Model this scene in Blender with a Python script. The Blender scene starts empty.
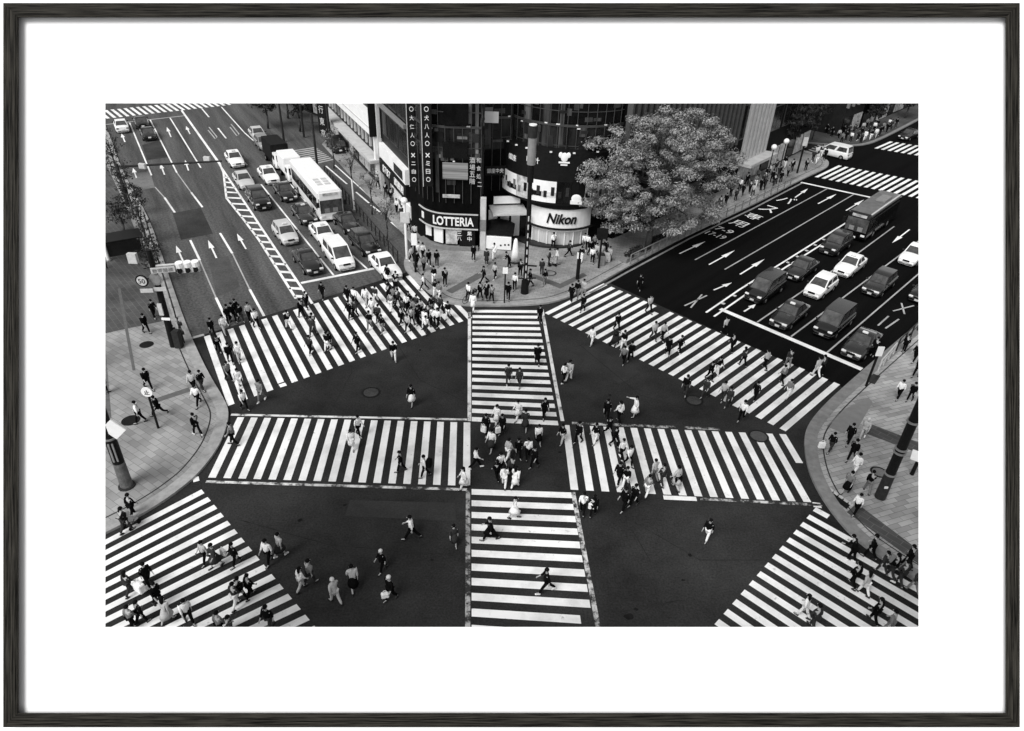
import bpy, bmesh, math, random
from mathutils import Vector, Matrix
random.seed(7)
R = math.radians
SC = bpy.context.scene
COL = SC.collection

# ------------------------------------------------------------------ camera model
FPX, HC = 700.0, 27.5                      # focal length in pixels, eye height in metres
PIT, ROL = R(33.0), R(-2.5)
cp, sp, cr, sr = math.cos(PIT), math.sin(PIT), math.cos(ROL), math.sin(ROL)
MC = Matrix(((cr, sr, 0), (-sr, cr, 0), (0, 0, 1))) @ Matrix(((1, 0, 0), (0, -sp, -cp), (0, cp, -sp)))
EYE = Vector((0, 0, HC))

def ray(x, y):
    return MC.transposed() @ Vector(((x - 512) / FPX, (y - 365.5) / FPX, 1))

def G(x, y, z=0.0):
    d = ray(x, y)
    return EYE + d * ((z - HC) / d.z)

def zat(p, py):                            # height on the vertical through p that shows at picture row py
    lo, hi = -5.0, 60.0
    for _ in range(50):
        m = (lo + hi) / 2
        c = MC @ (Vector((p[0], p[1], m)) - EYE)
        if 365.5 + FPX * c.y / c.z > py: lo = m
        else: hi = m
    return lo

# ------------------------------------------------------------------ materials
MATS = {}
def mat(name, v, rough=0.6, var=0.0, scale=3.0, bump=0.0, spec=0.3, metal=0.0, detail=4.0, rgb=None, stretch=None):
    if name in MATS: return MATS[name]
    m = bpy.data.materials.new(name); m.use_nodes = True
    nt = m.node_tree; b = nt.nodes['Principled BSDF']
    c = rgb or (v, v, v)
    b.inputs['Base Color'].default_value = (*c, 1)
    b.inputs['Roughness'].default_value = rough
    b.inputs['Metallic'].default_value = metal
    b.inputs['Specular IOR Level'].default_value = spec
    if var or bump:
        tc = nt.nodes.new('ShaderNodeTexCoord')
        src = tc.outputs['Object']
        if stretch:
            mp = nt.nodes.new('ShaderNodeMapping'); mp.inputs['Scale'].default_value = stretch
            nt.links.new(src, mp.inputs[0]); src = mp.outputs[0]
        n = nt.nodes.new('ShaderNodeTexNoise'); n.inputs['Scale'].default_value = scale
        n.inputs['Detail'].default_value = detail; n.inputs['Roughness'].default_value = 0.65
        nt.links.new(src, n.inputs['Vector'])
        if var:
            mr = nt.nodes.new('ShaderNodeMapRange')
            mr.inputs['From Min'].default_value = 0.28; mr.inputs['From Max'].default_value = 0.72
            mr.inputs['To Min'].default_value = 1 - var; mr.inputs['To Max'].default_value = 1 + var
            nt.links.new(n.outputs['Fac'], mr.inputs['Value'])
            mx = nt.nodes.new('ShaderNodeVectorMath'); mx.operation = 'SCALE'
            mx.inputs[0].default_value = c
            nt.links.new(mr.outputs[0], mx.inputs['Scale'])
            nt.links.new(mx.outputs[0], b.inputs['Base Color'])
        if bump:
            bp = nt.nodes.new('ShaderNodeBump'); bp.inputs['Strength'].default_value = bump
            bp.inputs['Distance'].default_value = 0.02
            nt.links.new(n.outputs['Fac'], bp.inputs['Height']); nt.links.new(bp.outputs[0], b.inputs['Normal'])
    MATS[name] = m
    return m

def two_scale(name, v, fine, coarse, fs, cs, rough=1.0, spec=0.02, stretch=None):
    """stone / asphalt: fine grain times broad patches"""
    m = mat(name, v, rough, 0, spec=spec); nt = m.node_tree; b = nt.nodes['Principled BSDF']
    tc = nt.nodes.new('ShaderNodeTexCoord')
    vals = []
    for s, a, st in ((fs, fine, None), (cs, coarse, stretch)):
        n = nt.nodes.new('ShaderNodeTexNoise'); n.inputs['Scale'].default_value = s; n.inputs['Detail'].default_value = 5
        n.inputs['Roughness'].default_value = 0.7
        src = tc.outputs['Object']
        if st:
            mp = nt.nodes.new('ShaderNodeMapping'); mp.vector_type = 'TEXTURE'; mp.inputs['Rotation'].default_value = (0, 0, st[0]); mp.inputs['Scale'].default_value = (1 / st[1], 1 / st[2], 1)
            nt.links.new(src, mp.inputs[0]); src = mp.outputs[0]
        nt.links.new(src, n.inputs['Vector'])
        mr = nt.nodes.new('ShaderNodeMapRange'); mr.inputs['From Min'].default_value = .25; mr.inputs['From Max'].default_value = .75
        mr.inputs['To Min'].default_value = 1 - a; mr.inputs['To Max'].default_value = 1 + a
        nt.links.new(n.outputs['Fac'], mr.inputs['Value']); vals.append(mr.outputs[0])
    mu = nt.nodes.new('ShaderNodeMath'); mu.operation = 'MULTIPLY'
    nt.links.new(vals[0], mu.inputs[0]); nt.links.new(vals[1], mu.inputs[1])
    sc = nt.nodes.new('ShaderNodeVectorMath'); sc.operation = 'SCALE'; sc.inputs[0].default_value = (v, v, v)
    nt.links.new(mu.outputs[0], sc.inputs['Scale']); nt.links.new(sc.outputs[0], b.inputs['Base Color'])
    return m

def paving(name, rot, v1=.29, v2=.19, bw=.8, bh=.4):
    m = mat(name, .3, .8, spec=.2); nt = m.node_tree; b = nt.nodes['Principled BSDF']
    tc = nt.nodes.new('ShaderNodeTexCoord'); mp = nt.nodes.new('ShaderNodeMapping')
    mp.inputs['Rotation'].default_value = (0, 0, rot)
    nt.links.new(tc.outputs['Object'], mp.inputs[0])
    br = nt.nodes.new('ShaderNodeTexBrick'); br.inputs['Scale'].default_value = 1
    br.inputs['Color1'].default_value = (v1, v1, v1, 1); br.inputs['Color2'].default_value = (v2, v2, v2, 1)
    br.inputs['Mortar'].default_value = (.13, .13, .13, 1)
    br.inputs['Mortar Size'].default_value = .014; br.inputs['Mortar Smooth'].default_value = .3
    br.inputs['Brick Width'].default_value = bw; br.inputs['Row Height'].default_value = bh; br.inputs['Bias'].default_value = -.25
    nt.links.new(mp.outputs[0], br.inputs['Vector'])
    n = nt.nodes.new('ShaderNodeTexNoise'); n.inputs['Scale'].default_value = .3; n.inputs['Detail'].default_value = 9
    nt.links.new(tc.outputs['Object'], n.inputs['Vector'])
    mr = nt.nodes.new('ShaderNodeMapRange'); mr.inputs['From Min'].default_value = .3; mr.inputs['From Max'].default_value = .7
    mr.inputs['To Min'].default_value = .66; mr.inputs['To Max'].default_value = 1.3
    nt.links.new(n.outputs['Fac'], mr.inputs['Value'])
    sc = nt.nodes.new('ShaderNodeVectorMath'); sc.operation = 'SCALE'
    nt.links.new(br.outputs['Color'], sc.inputs[0]); nt.links.new(mr.outputs[0], sc.inputs['Scale'])
    nt.links.new(sc.outputs[0], b.inputs['Base Color'])
    return m

def worn(name, v, under, amount, scale):
    m = mat(name, v, .85, spec=.05); nt = m.node_tree; b = nt.nodes['Principled BSDF']
    tc = nt.nodes.new('ShaderNodeTexCoord')
    n = nt.nodes.new('ShaderNodeTexNoise'); n.inputs['Scale'].default_value = scale; n.inputs['Detail'].default_value = 8; n.inputs['Roughness'].default_value = .7
    nt.links.new(tc.outputs['Object'], n.inputs['Vector'])
    mr = nt.nodes.new('ShaderNodeMapRange'); mr.inputs['From Min'].default_value = amount - .06; mr.inputs['From Max'].default_value = amount + .06
    nt.links.new(n.outputs['Fac'], mr.inputs['Value'])
    mx = nt.nodes.new('ShaderNodeMix'); mx.data_type = 'RGBA'
    mx.inputs['A'].default_value = (under, under, under, 1); mx.inputs['B'].default_value = (v, v, v, 1)
    nt.links.new(mr.outputs[0], mx.inputs['Factor'])
    n2 = nt.nodes.new('ShaderNodeTexNoise'); n2.inputs['Scale'].default_value = .45; n2.inputs['Detail'].default_value = 7; n2.inputs['Roughness'].default_value = .62
    nt.links.new(tc.outputs['Object'], n2.inputs['Vector'])
    m2 = nt.nodes.new('ShaderNodeMapRange'); m2.inputs['From Min'].default_value = .36; m2.inputs['From Max'].default_value = .56; m2.inputs['To Min'].default_value = .74; m2.inputs['To Max'].default_value = 1.0
    nt.links.new(n2.outputs['Fac'], m2.inputs['Value'])
    s2 = nt.nodes.new('ShaderNodeVectorMath'); s2.operation = 'SCALE'
    nt.links.new(mx.outputs['Result'], s2.inputs[0]); nt.links.new(m2.outputs[0], s2.inputs['Scale']); nt.links.new(s2.outputs[0], b.inputs['Base Color'])
    return m

M_ASPH = two_scale('asphalt_centre', .028, .5, .62, 10, .13)
M_ASPHL = two_scale('asphalt_left', .084, .6, .55, 5, .6, stretch=(R(120), .06, 1.0))
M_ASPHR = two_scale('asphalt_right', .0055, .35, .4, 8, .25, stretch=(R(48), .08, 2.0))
M_ASPHN = two_scale('asphalt_new_patch', .046, .35, .4, 8, .3)
M_CONC = two_scale('concrete_patch', .16, .3, .35, 5, .5)
M_PAINT = worn('road_paint', .84, .34, .335, 2.6)
M_PAINT2 = worn('road_paint_worn', .72, .1, .42, .9)
M_PAINTG = worn('road_paint_grey', .42, .12, .33, 3)
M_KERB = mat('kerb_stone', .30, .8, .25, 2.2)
M_KERB2 = mat('kerb_stone_dark', .2, .8, .25, 2.2)  # darker stone tone for the right and far kerbs
M_PAV1 = paving('paving_left', R(33)); M_PAV2 = paving('paving_centre', R(10), .3, .22, .6, .3)
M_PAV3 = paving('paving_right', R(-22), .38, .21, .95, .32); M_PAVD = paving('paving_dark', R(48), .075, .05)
M_TACT = mat('tactile_strip', .1, .8, .2, 3)
M_BLACK = mat('black_metal', .008, .5, .3, 4, spec=.12)
M_DARK = mat('dark_metal', .025, .5, .3, 4, spec=.15)
M_GREY = mat('grey_metal', .2, .5, .2, 4, spec=.4)
M_LGREY = mat('light_metal', .5, .5, .15, 4, spec=.4)
M_WHITE = mat('white_enamel', .82, .4, .05, 3, spec=.4)
M_GLASSD = mat('dark_glass', .005, .15, .5, 1.3, spec=.3)
M_RUB = mat('rubber', .008, .9, .2, 8, spec=.05)
M_CHR = mat('chrome', .6, .2, metal=1.0)
M_LAMP = mat('headlamp_glass', .75, .12, spec=.6)
M_TAIL = mat('tail_lamp', .1, .2, spec=.6)
M_SKIN = mat('skin', .38, .6, .08, 20)
M_HAIR = mat('dark_hair', .005, .7, .3, 30, spec=.05); M_HAIRG = mat('pale_hair', .55, .6, .1, 30)
CLOTH = {k: mat('cloth_' + n, v, .85, .18, 9, bump=.15, spec=.03) for k, n, v in
         (('K', 'black', .005), ('D', 'charcoal', .032), ('G', 'grey', .17), ('L', 'pale', .42), ('W', 'white', .8))}
M_SHOE = mat('shoe_leather', .015, .5, .2, 9)

# ------------------------------------------------------------------ mesh helpers
def box(bm, c, s, rz=0.0, M=None):
    m = Matrix.Translation(Vector(c)) @ Matrix.Rotation(rz, 4, 'Z') @ Matrix.Diagonal((s[0], s[1], s[2], 1))
    if M is not None: m = M @ m
    return bmesh.ops.create_cube(bm, size=1, matrix=m)['verts']

def tube(bm, p0, p1, r0, r1=None, n=8, caps=True):
    p0, p1 = Vector(p0), Vector(p1); r1 = r0 if r1 is None else r1
    d = p1 - p0; q = d.to_track_quat('Z', 'Y')
    rings = []
    for p, r in ((p0, r0), (p1, r1)):
        rings.append([bm.verts.new(p + q @ Vector((r * math.cos(2 * math.pi * i / n), r * math.sin(2 * math.pi * i / n), 0))) for i in range(n)])
    for i in range(n):
        bm.faces.new((rings[0][i], rings[0][(i + 1) % n], rings[1][(i + 1) % n], rings[1][i]))
    if caps:
        bm.faces.new(rings[0][::-1]); bm.faces.new(rings[1])

def loft(bm, rings, close=True, caps=True):
    vs = [[bm.verts.new(p) for p in r] for r in rings]
    n = len(vs[0])
    for a, b in zip(vs, vs[1:]):
        for i in range(n if close else n - 1):
            j = (i + 1) % n
            bm.faces.new((a[i], a[j], b[j], b[i]))
    if caps:
        bm.faces.new(vs[0][::-1]); bm.faces.new(vs[-1])

def prism(bm, poly, z0, z1):
    lo = [bm.verts.new((p[0], p[1], z0)) for p in poly]; hi = [bm.verts.new((p[0], p[1], z1)) for p in poly]
    n = len(poly)
    for i in range(n):
        j = (i + 1) % n
        bm.faces.new((lo[i], lo[j], hi[j], hi[i]))
    bm.faces.new(hi); bm.faces.new(lo[::-1])

def quad(bm, pts):
    return bm.faces.new([bm.verts.new(p) for p in pts])

def ellipsoid(bm, c, r, u=10, v=7, rz=0.0):
    bmesh.ops.create_uvsphere(bm, u_segments=u, v_segments=v, radius=1,
        matrix=Matrix.Translation(Vector(c)) @ Matrix.Rotation(rz, 4, 'Z') @ Matrix.Diagonal((r[0], r[1], r[2], 1)))

def mesh(name, bm, m, smooth=False, bevel=0.0):
    if bevel:
        bmesh.ops.bevel(bm, geom=[e for e in bm.edges], offset=bevel, segments=2, affect='EDGES', clamp_overlap=True)
    bmesh.ops.recalc_face_normals(bm, faces=bm.faces[:])
    me = bpy.data.meshes.new(name); bm.to_mesh(me); bm.free()
    if m is not None: me.materials.append(m)
    if smooth: me.shade_smooth()
    return me

def obj(name, me, parent=None, material=None, loc=None, rz=None):
    o = bpy.data.objects.new(name, me); COL.objects.link(o)
    if parent is not None: o.parent = parent
    if material is not None:
        o.material_slots[0].link = 'OBJECT'; o.material_slots[0].material = material
    if loc is not None: o.location = loc
    if rz is not None: o.rotation_euler = (0, 0, rz)
    return o

def tag(o, label, cat, group=None):
    o['label'] = label; o['category'] = cat
    if group: o['group'] = group
    return o

def thing(name, label, cat, loc=(0, 0, 0), rz=0.0, group=None):
    o = bpy.data.objects.new(name, None); COL.objects.link(o)
    o.empty_display_size = .3
    o.location = loc; o.rotation_euler = (0, 0, rz)
    return tag(o, label, cat, group)

def struct(name, bm, m, smooth=False):
    o = obj(name, mesh(name, bm, m, smooth)); o['kind'] = 'structure'
    return o

def poly2d(px, z=0.0):
    return [G(x, y) + Vector((0, 0, z)) for x, y in px]

def flat(name, px, z, m, thick=None):
    bm = bmesh.new(); bm.faces.new([bm.verts.new(p) for p in poly2d(px, z)])
    return struct(name, bm, m)

def text_mesh(s, m, depth=.02, bold=0.0):
    cu = bpy.data.curves.new('txt', 'FONT'); cu.body = s; cu.size = 1; cu.extrude = depth; cu.offset = bold
    cu.align_x = 'CENTER'; cu.align_y = 'CENTER'
    o = bpy.data.objects.new('txt', cu); COL.objects.link(o)
    dg = bpy.context.evaluated_depsgraph_get()
    me = bpy.data.meshes.new_from_object(o.evaluated_get(dg))
    bpy.data.objects.remove(o); bpy.data.curves.remove(cu)
    me.materials.clear(); me.materials.append(m)
    return me

def put_text(s, m, centre, right, up, w, h, parent=None, name='lettering', depth=.03, shear=0.0, bold=0.0):
    """text stretched to w x h metres on the plane (right, up) at centre; parent sits at the world origin"""
    me = text_mesh(s, m, depth, bold)
    xs = [v.co.x for v in me.vertices]; ys = [v.co.y for v in me.vertices]
    if not xs: return None
    cx, cy = (min(xs) + max(xs)) / 2, (min(ys) + max(ys)) / 2
    sx, sy = w / max(1e-6, max(xs) - min(xs)), h / max(1e-6, max(ys) - min(ys))
    right = Vector(right).normalized(); up = Vector(up).normalized(); nrm = right.cross(up)
    c = Vector(centre)
    for v in me.vertices:
        x, y, z = (v.co.x - cx) * sx, (v.co.y - cy) * sy, v.co.z
        x += shear * y
        v.co = c + right * x + up * y + nrm * z
    return obj(name, me, parent)
# ------------------------------------------------------------------ ground and road surfaces
bm = bmesh.new(); quad(bm, [(-400, -60, 0), (400, -60, 0), (400, 600, 0), (-400, 600, 0)]); struct('road', bm, M_ASPH)
flat('left_road', [(190, 339), (405, 273), (430, 240), (330, 60), (40, 60), (95, 110), (107, 128), (123, 174), (149, 217), (164, 261), (180, 307)], .006, M_ASPHL)
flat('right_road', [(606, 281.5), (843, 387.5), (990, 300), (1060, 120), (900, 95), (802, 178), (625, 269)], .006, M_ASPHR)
flat('road_patch', [(172.7, 213.3), (200.8, 207.8), (213.1, 233.8), (181, 240)], .012, M_ASPHN)
flat('road_patch', [(142, 145), (162.5, 139.7), (168, 157.5), (147.4, 160.2)], .012, M_ASPHN)
flat('concrete_patch', [(120.7, 175.3), (150.2, 171.2), (155, 187.6), (127.6, 192.4)], .012, M_CONC)
flat('road_patch', [(209, 262), (228, 256), (240, 287), (217, 297)], .012, two_scale('asphalt_mid_patch', .078, .35, .3, 7, .4))

def offset(pts, d):
    out = []
    for i, p in enumerate(pts):
        a = pts[max(0, i - 1)]; b = pts[min(len(pts) - 1, i + 1)]
        t = (b - a).to_2d().normalized(); out.append(p + Vector((-t.y, t.x, 0)) * d)
    return out

def smooth_line(pts, it=2):
    for _ in range(it):
        q = [pts[0]]
        for a, b in zip(pts, pts[1:]): q += [a * .75 + b * .25, a * .25 + b * .75]
        pts = q + [pts[-1]]
    return pts

def pavement(name, edge_px, back_px, m, side, kw=.42, kerb=M_KERB):
    edge = smooth_line([G(x, y, .0) for x, y in edge_px]); back = [G(x, y) for x, y in back_px]
    bm = bmesh.new(); prism(bm, [p for p in offset(edge, side * .05)] + back, -.05, .13); struct(name, bm, m)
    inner = offset(edge, side * kw)
    bm = bmesh.new()
    for i in range(len(edge) - 1):
        prism(bm, [edge[i], edge[i + 1], inner[i + 1], inner[i]], -.05, .15)
    bmesh.ops.remove_doubles(bm, verts=bm.verts[:], dist=.0005)
    struct('kerb', bm, kerb)
    g1, g2 = offset(edge, side * (kw + .32)), offset(edge, side * (kw + .40))     # drain slot behind the kerb
    bm = bmesh.new()
    for i in range(len(edge) - 1): quad(bm, [p + Vector((0, 0, .136)) for p in (g1[i], g1[i + 1], g2[i + 1], g2[i])])
    struct('kerb_groove', bm, M_DARK)
    return edge

L_EDGE = [(60, 20), (107.7, 128.7), (123, 174), (148.8, 217), (164, 261), (179.6, 307), (190, 334.7), (208.3, 374), (226.8, 404), (229.3, 415), (226.8, 429), (218.6, 449.5), (199.4, 474.6), (181.6, 489.7), (162.5, 503.4), (137.8, 518.4), (105, 535), (40, 566)]
pavement('left_pavement', L_EDGE, [(-120, 560), (-150, 20)], M_PAV1, -1, .7)
C_EDGE = [(424, 238), (412, 247), (405, 258), (403.5, 266), (406.6, 273), (431.3, 296), (443.6, 302.5), (453, 305), (466.9, 306.6), (502, 307), (540, 305.4), (560.5, 301.5), (586.5, 290.8), (608.4, 278.8), (648.7, 256), (688.4, 235.2), (751.4, 206.4), (802.4, 179.6), (824, 170), (829, 166), (828, 161), (818, 156), (800, 150)]
pavement('centre_pavement', C_EDGE, [(640, 120), (480, 150)], M_PAV2, 1, .5)
Q_EDGE = [(1010, 258), (960, 290), (915.3, 326), (875.3, 360), (849.4, 382.4), (823.5, 405.9), (807, 425.9), (803, 442), (807, 468.8), (816.5, 491.2), (833, 516), (853.9, 540), (881.6, 560), (918, 584), (1000, 636)]
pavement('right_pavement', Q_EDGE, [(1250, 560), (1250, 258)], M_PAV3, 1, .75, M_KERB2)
flat('side_pavement', [(331, 135), (384, 191), (412, 225), (424, 237), (413, 246), (374, 203), (322, 145)], .1, M_PAV2)
F_EDGE = [(800, 143), (835, 146), (862, 146.5), (880, 141), (918, 121), (960, 98)]
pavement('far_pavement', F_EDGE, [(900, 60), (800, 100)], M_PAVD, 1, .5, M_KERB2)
Z = .136
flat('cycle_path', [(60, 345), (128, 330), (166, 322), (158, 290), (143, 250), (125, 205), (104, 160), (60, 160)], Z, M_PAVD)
flat('paving_band', [(40, 330), (105, 337), (112, 420), (40, 420)], Z, two_scale('worn_slabs', .12, .3, .3, 4, .4))
flat('paving_band', [(118, 290), (121, 290), (136, 372), (133, 372)], Z + .004, M_TACT)
flat('paving_band', [(156, 400), (189, 389), (191, 393), (158, 404)], Z, M_TACT)
flat('paving_band', [(446, 292), (478, 274), (485, 277), (452, 295)], Z, M_TACT)
flat('paving_band', [(528, 277), (560, 290), (587, 277), (583, 274), (560, 285), (533, 275)], Z, M_TACT)
flat('paving_band', [(841, 412), (868, 399), (872, 404), (856, 432), (846, 436), (826, 428)], Z, mat('paving_plain', .19, .85, .12, 2))
flat('paving_band', [(866, 424), (918, 444), (918, 455), (862, 434)], Z, M_PAVD)
flat('paving_band', [(856, 505), (918, 552), (918, 566), (846, 514)], Z, M_PAVD)
flat('paving_band', [(872, 375), (880, 377.5), (874, 386), (866, 383)], Z, M_DARK)
bm = bmesh.new()                                                     # kerb-side drain grate with pale slabs
for i in range(5):
    a = Vector((829 + i * 5, 491 + i * 3.6, 0)); q = [(a.x, a.y - 1.8), (a.x + 4, a.y + 1), (a.x + 2.4, a.y + 3), (a.x - 1.4, a.y + .3)]
    quad(bm, poly2d(q, Z + .006))
struct('drain_slabs', bm, M_LGREY)
flat('drain_channel', [(824, 487), (850, 506), (846, 511), (821, 492)], Z, M_BLACK)

# ------------------------------------------------------------------ painted markings
ZP = .016
def crosswalk(name, p1, pn, q1, qn, n, m=M_PAINT, duty=.5, cut=None, skip=(), z=ZP):
    P1, PN, Q1, QN = G(*p1), G(*pn), G(*q1), G(*qn)
    bm = bmesh.new()
    for i in range(n):
        if i in skip: continue
        t = i / (n - 1); h = duty / 2 / (n - 1)
        c = (cut or {}).get(i, (0, 1))
        pa, pb = P1.lerp(PN, t - h), P1.lerp(PN, t + h); qa, qb = Q1.lerp(QN, t - h), Q1.lerp(QN, t + h)
        pts = [pa.lerp(qa, c[0]), pb.lerp(qb, c[0]), pb.lerp(qb, c[1]), pa.lerp(qa, c[1])]
        quad(bm, [p + Vector((0, 0, z)) for p in pts])
    struct(name, bm, m)
    return P1, PN, Q1, QN, n

def lines(name, segs, w, m=M_PAINT, z=ZP):
    bm = bmesh.new()
    for s in segs:
        pts = [G(x, y, z) for x, y in s]
        l, r = offset(pts, w / 2), offset(pts, -w / 2)
        for i in range(len(pts) - 1): quad(bm, [l[i], l[i + 1], r[i + 1], r[i]])
    return struct(name, bm, m)

CW = {}
CW['U'] = crosswalk('upper_left_crosswalk', (231.3, 405), (470, 318.8), (207, 336), (424.5, 271), 23, cut={21: (0, .47), 22: (0, .33), 3: (0, 1), 4: (.05, 1)})
CW['R'] = crosswalk('upper_right_crosswalk', (546.5, 314), (782.5, 430), (605.5, 284.3), (837, 383.5), 25, cut={7: (0, .88)})
CW['T'] = crosswalk('upper_middle_crosswalk', (471.8, 419.3), (472.6, 311.3), (558, 423.3), (537, 311.8), 17)
CW['B'] = crosswalk('lower_middle_crosswalk', (471.6, 492), (471.6, 704), (571.5, 495.5), (609, 716), 15, cut={9: (0, .9)})
CW['W'] = crosswalk('left_middle_crosswalk', (212, 477.8), (466.5, 486), (241, 417.4), (467, 422.6), 18)
CW['E'] = crosswalk('right_middle_crosswalk', (574.5, 490), (823, 503), (566, 425.2), (782.5, 434.3), 17, cut={16: (.55, 1), 14: (0, .9)})
CW['l'] = crosswalk('lower_left_crosswalk', (203, 491.5), (356, 676), (70, 561), (170, 760), 20)
CW['r'] = None
_v = (G(925, 596) - G(801, 525.5)) * 1.15
def _px(p):
    c = MC @ (p - EYE); return (512 + FPX * c.x / c.z, 365.5 + FPX * c.y / c.z)
CW['r'] = crosswalk('lower_right_crosswalk', (814.3, 509.2), (668, 678), _px(G(814.3, 509.2) + _v), _px(G(668, 678) + _v), 19, cut={0: (0, .11), 1: (0, .36), 2: (0, 1)})
crosswalk('far_crosswalk', (816.3, 177.3), (933, 201.5), (840.2, 165.7), (955, 188), 17)
crosswalk('farthest_crosswalk', (875.8, 148.6), (936, 158.8), (891.5, 141.7), (950, 150.5), 10)
crosswalk('far_left_crosswalk', (95, 120), (230, 105), (86, 112.3), (219, 98.5), 23)
crosswalk('side_street_crosswalk', (293, 151), (309, 165), (316, 147.5), (333, 159.5), 9, M_PAINTG)
crosswalk('far_side_crosswalk', (826, 141), (806, 151), (836, 145), (820, 156), 8, M_PAINTG)
lines('crosswalk_border', [[(469.4, 312), (469.4, 421)]], .24, M_PAINT2)
lines('crosswalk_border', [[(542, 309), (555.5, 384), (562.5, 421)]], .24, M_PAINT2)
lines('crosswalk_border', [[(468, 490), (467.5, 720)]], .24, worn('paint_faint', .4, .035, .5, 2))
lines('crosswalk_border', [[(573, 492), (597, 621), (612, 700)]], .24, worn('paint_mostly_gone', .6, .04, .5, 1.6))
lines('crosswalk_border', [[(231, 414.6), (467, 419.5)]], .2, worn('paint_half2', .75, .05, .45, 1.0))
lines('crosswalk_border', [[(206, 481.6), (467, 489.5)]], .2, worn('paint_half', .72, .05, .49, 1.0))
lines('crosswalk_border', [[(572, 423), (720, 429)]], .26, worn('paint_gone', .5, .035, .55, 1.5))
lines('crosswalk_border', [[(663.5, 497.4), (696.5, 498.9)]], .33, M_PAINT)
lines('crosswalk_border', [[(700, 498.8), (822, 505)]], .2, worn('paint_gone2', .6, .035, .52, 1.2))
lines('crosswalk_border', [[(193, 480), (199, 478.4)], [(813, 504.5), (821, 505.6)], [(279.5, 386), (286, 384)]], .4, M_PAINT)
lines('lane_line', [[(129.6, 122.6), (151.5, 175.3)], [(150.2, 119.8), (176.8, 172.5)], [(170, 117.8), (200.8, 167.7)]], .17, M_PAINT)
lines('centre_line', [[(181.6, 110.3), (220, 164.3)]], .3, M_PAINT)
lines('lane_line', [[(261, 184.2), (333.6, 275.2)], [(286.7, 180), (310, 206.5), (349, 252.3), (368, 269.5)], [(221.3, 106.8), (244.6, 132.8), (262, 148)], [(236.4, 153.4), (247, 165)], [(335, 165), (365, 192), (410, 235)]], .17, M_PAINT)
lines('lane_dash', [[(201.5, 108.2), (209, 117.1)], [(217.9, 128), (226.1, 138.3)], [(164.5, 197.5), (174.8, 212.5)], [(191.2, 192.4), (202.5, 207.2)],
    [(190.2, 240), (199.8, 260.1)], [(220, 233), (232.3, 253.3)], [(215.9, 297.5), (226.1, 319)], [(249.7, 289.3), (264.1, 316)], [(149.5, 235.2), (155, 252.3)],
    [(326, 166), (347, 184)], [(356, 192), (369, 203)], [(371, 205), (380, 212)], [(391, 222), (403, 232)]], .2, M_PAINT)
lines('lane_dash_faded', [[(176.8, 172.5), (191.2, 192.4)], [(199.8, 260.1), (215.9, 297.5)], [(232.3, 253.3), (249.7, 289.3)], [(155, 187), (164.5, 197.5)]], .12, M_PAINTG)
lines('bus_bay_outline', [[(208, 130), (215.5, 139), (217, 137), (209, 127)], [(230, 127), (237, 136), (239, 134), (231, 124)]], .15, M_PAINTG)
lines('stop_line', [[(105, 124.6), (184.4, 115.7)]], .3, M_PAINTG)
lines('stop_line', [[(301, 283), (374, 268.4)]], .38, M_PAINT)
lines('stop_line', [[(190, 338.5), (204, 334.5)]], .3, M_PAINTG)
lines('stop_line', [[(720.3, 308.8), (861.9, 369.3)]], .5, M_PAINT)
lines('stop_line', [[(801, 182.3), (876.5, 198.6)]], .45, M_PAINT)
lines('lane_line', [[(695, 259.8), (828, 188.3)], [(724.7, 269.4), (853.7, 194.4)], [(757.2, 322.1), (857.4, 253.5), (894.3, 226.3)], [(791.1, 336.5), (917.3, 242), (960, 212)], [(827, 352.5), (917.3, 274.9), (960, 240)]], .13, M_PAINTG)
lines('double_line', [[(706, 312.5), (740, 289.2), (846, 222.8)], [(714, 316.5), (779, 271.4), (825.5, 242)]], .18, M_PAINT)
bm = bmesh.new()
for x, y in ((778.3, 268.7), (787.9, 262.5), (797.5, 256.6), (806.6, 250.6), (815.3, 245), (823.8, 239.5), (723.3, 303.6), (734.6, 295.8), (768, 275.5), (757, 282)):
    box(bm, G(x, y, .02), (.28, .28, .06), .8)
struct('road_studs', bm, M_LGREY)
lines('gutter_line', [[(590, 293), (625, 273.3), (690, 238.3), (752, 209), (803, 182.5)]], .22, mat('gutter_stone', .22, .8, .3, 1.5))
lines('lane_mark', [[(684.5, 305.7), (707, 295.4)], [(690.7, 307.7), (702, 294.4)], [(893, 311), (914, 305.5)], [(901.5, 303), (904.5, 314)], [(878, 325.5), (888.6, 316)], [(885.5, 328.3), (899, 319)]], .14, M_PAINTG)

def arrow(base, tip, w=.075, head=.25):
    a, b = G(*base, ZP), G(*tip, ZP); d = (b - a).normalized(); n = Vector((-d.y, d.x, 0)); L = (b - a).length; k = b - d * L * .45
    return [[a + n * w, a - n * w, k - n * w, k + n * w], [k + n * head, k - n * head, b]]
bm = bmesh.new()
for a in (((125, 142), (121.4, 133.5)), ((171, 137), (166.8, 127)), ((190, 134), (186, 126)), ((188.5, 170.5), (185, 160)), ((164.5, 174.6), (160.2, 163.5)), ((183, 261), (176, 245.5)), ((216.5, 258), (208, 240)), ((246, 249), (237, 233.5)), ((136.5, 178), (133, 168)),
          ((709, 264.6), (735, 250.2)), ((740, 274.3), (764.6, 259)), ((818, 203.7), (836.5, 194)), ((846, 210.5), (864, 199.6)), ((679.5, 253.6), (705.5, 241.3)), ((713.7, 290), (732, 282.5)), ((909.6, 229.4), (892, 243)), ((795, 197.5), (808, 188.5)), ((744, 311.5), (756, 304))):
    for f in arrow(*a): quad(bm, f) if len(f) == 4 else bm.faces.new([bm.verts.new(p) for p in f])
struct('lane_arrows', bm, M_PAINT)
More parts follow.
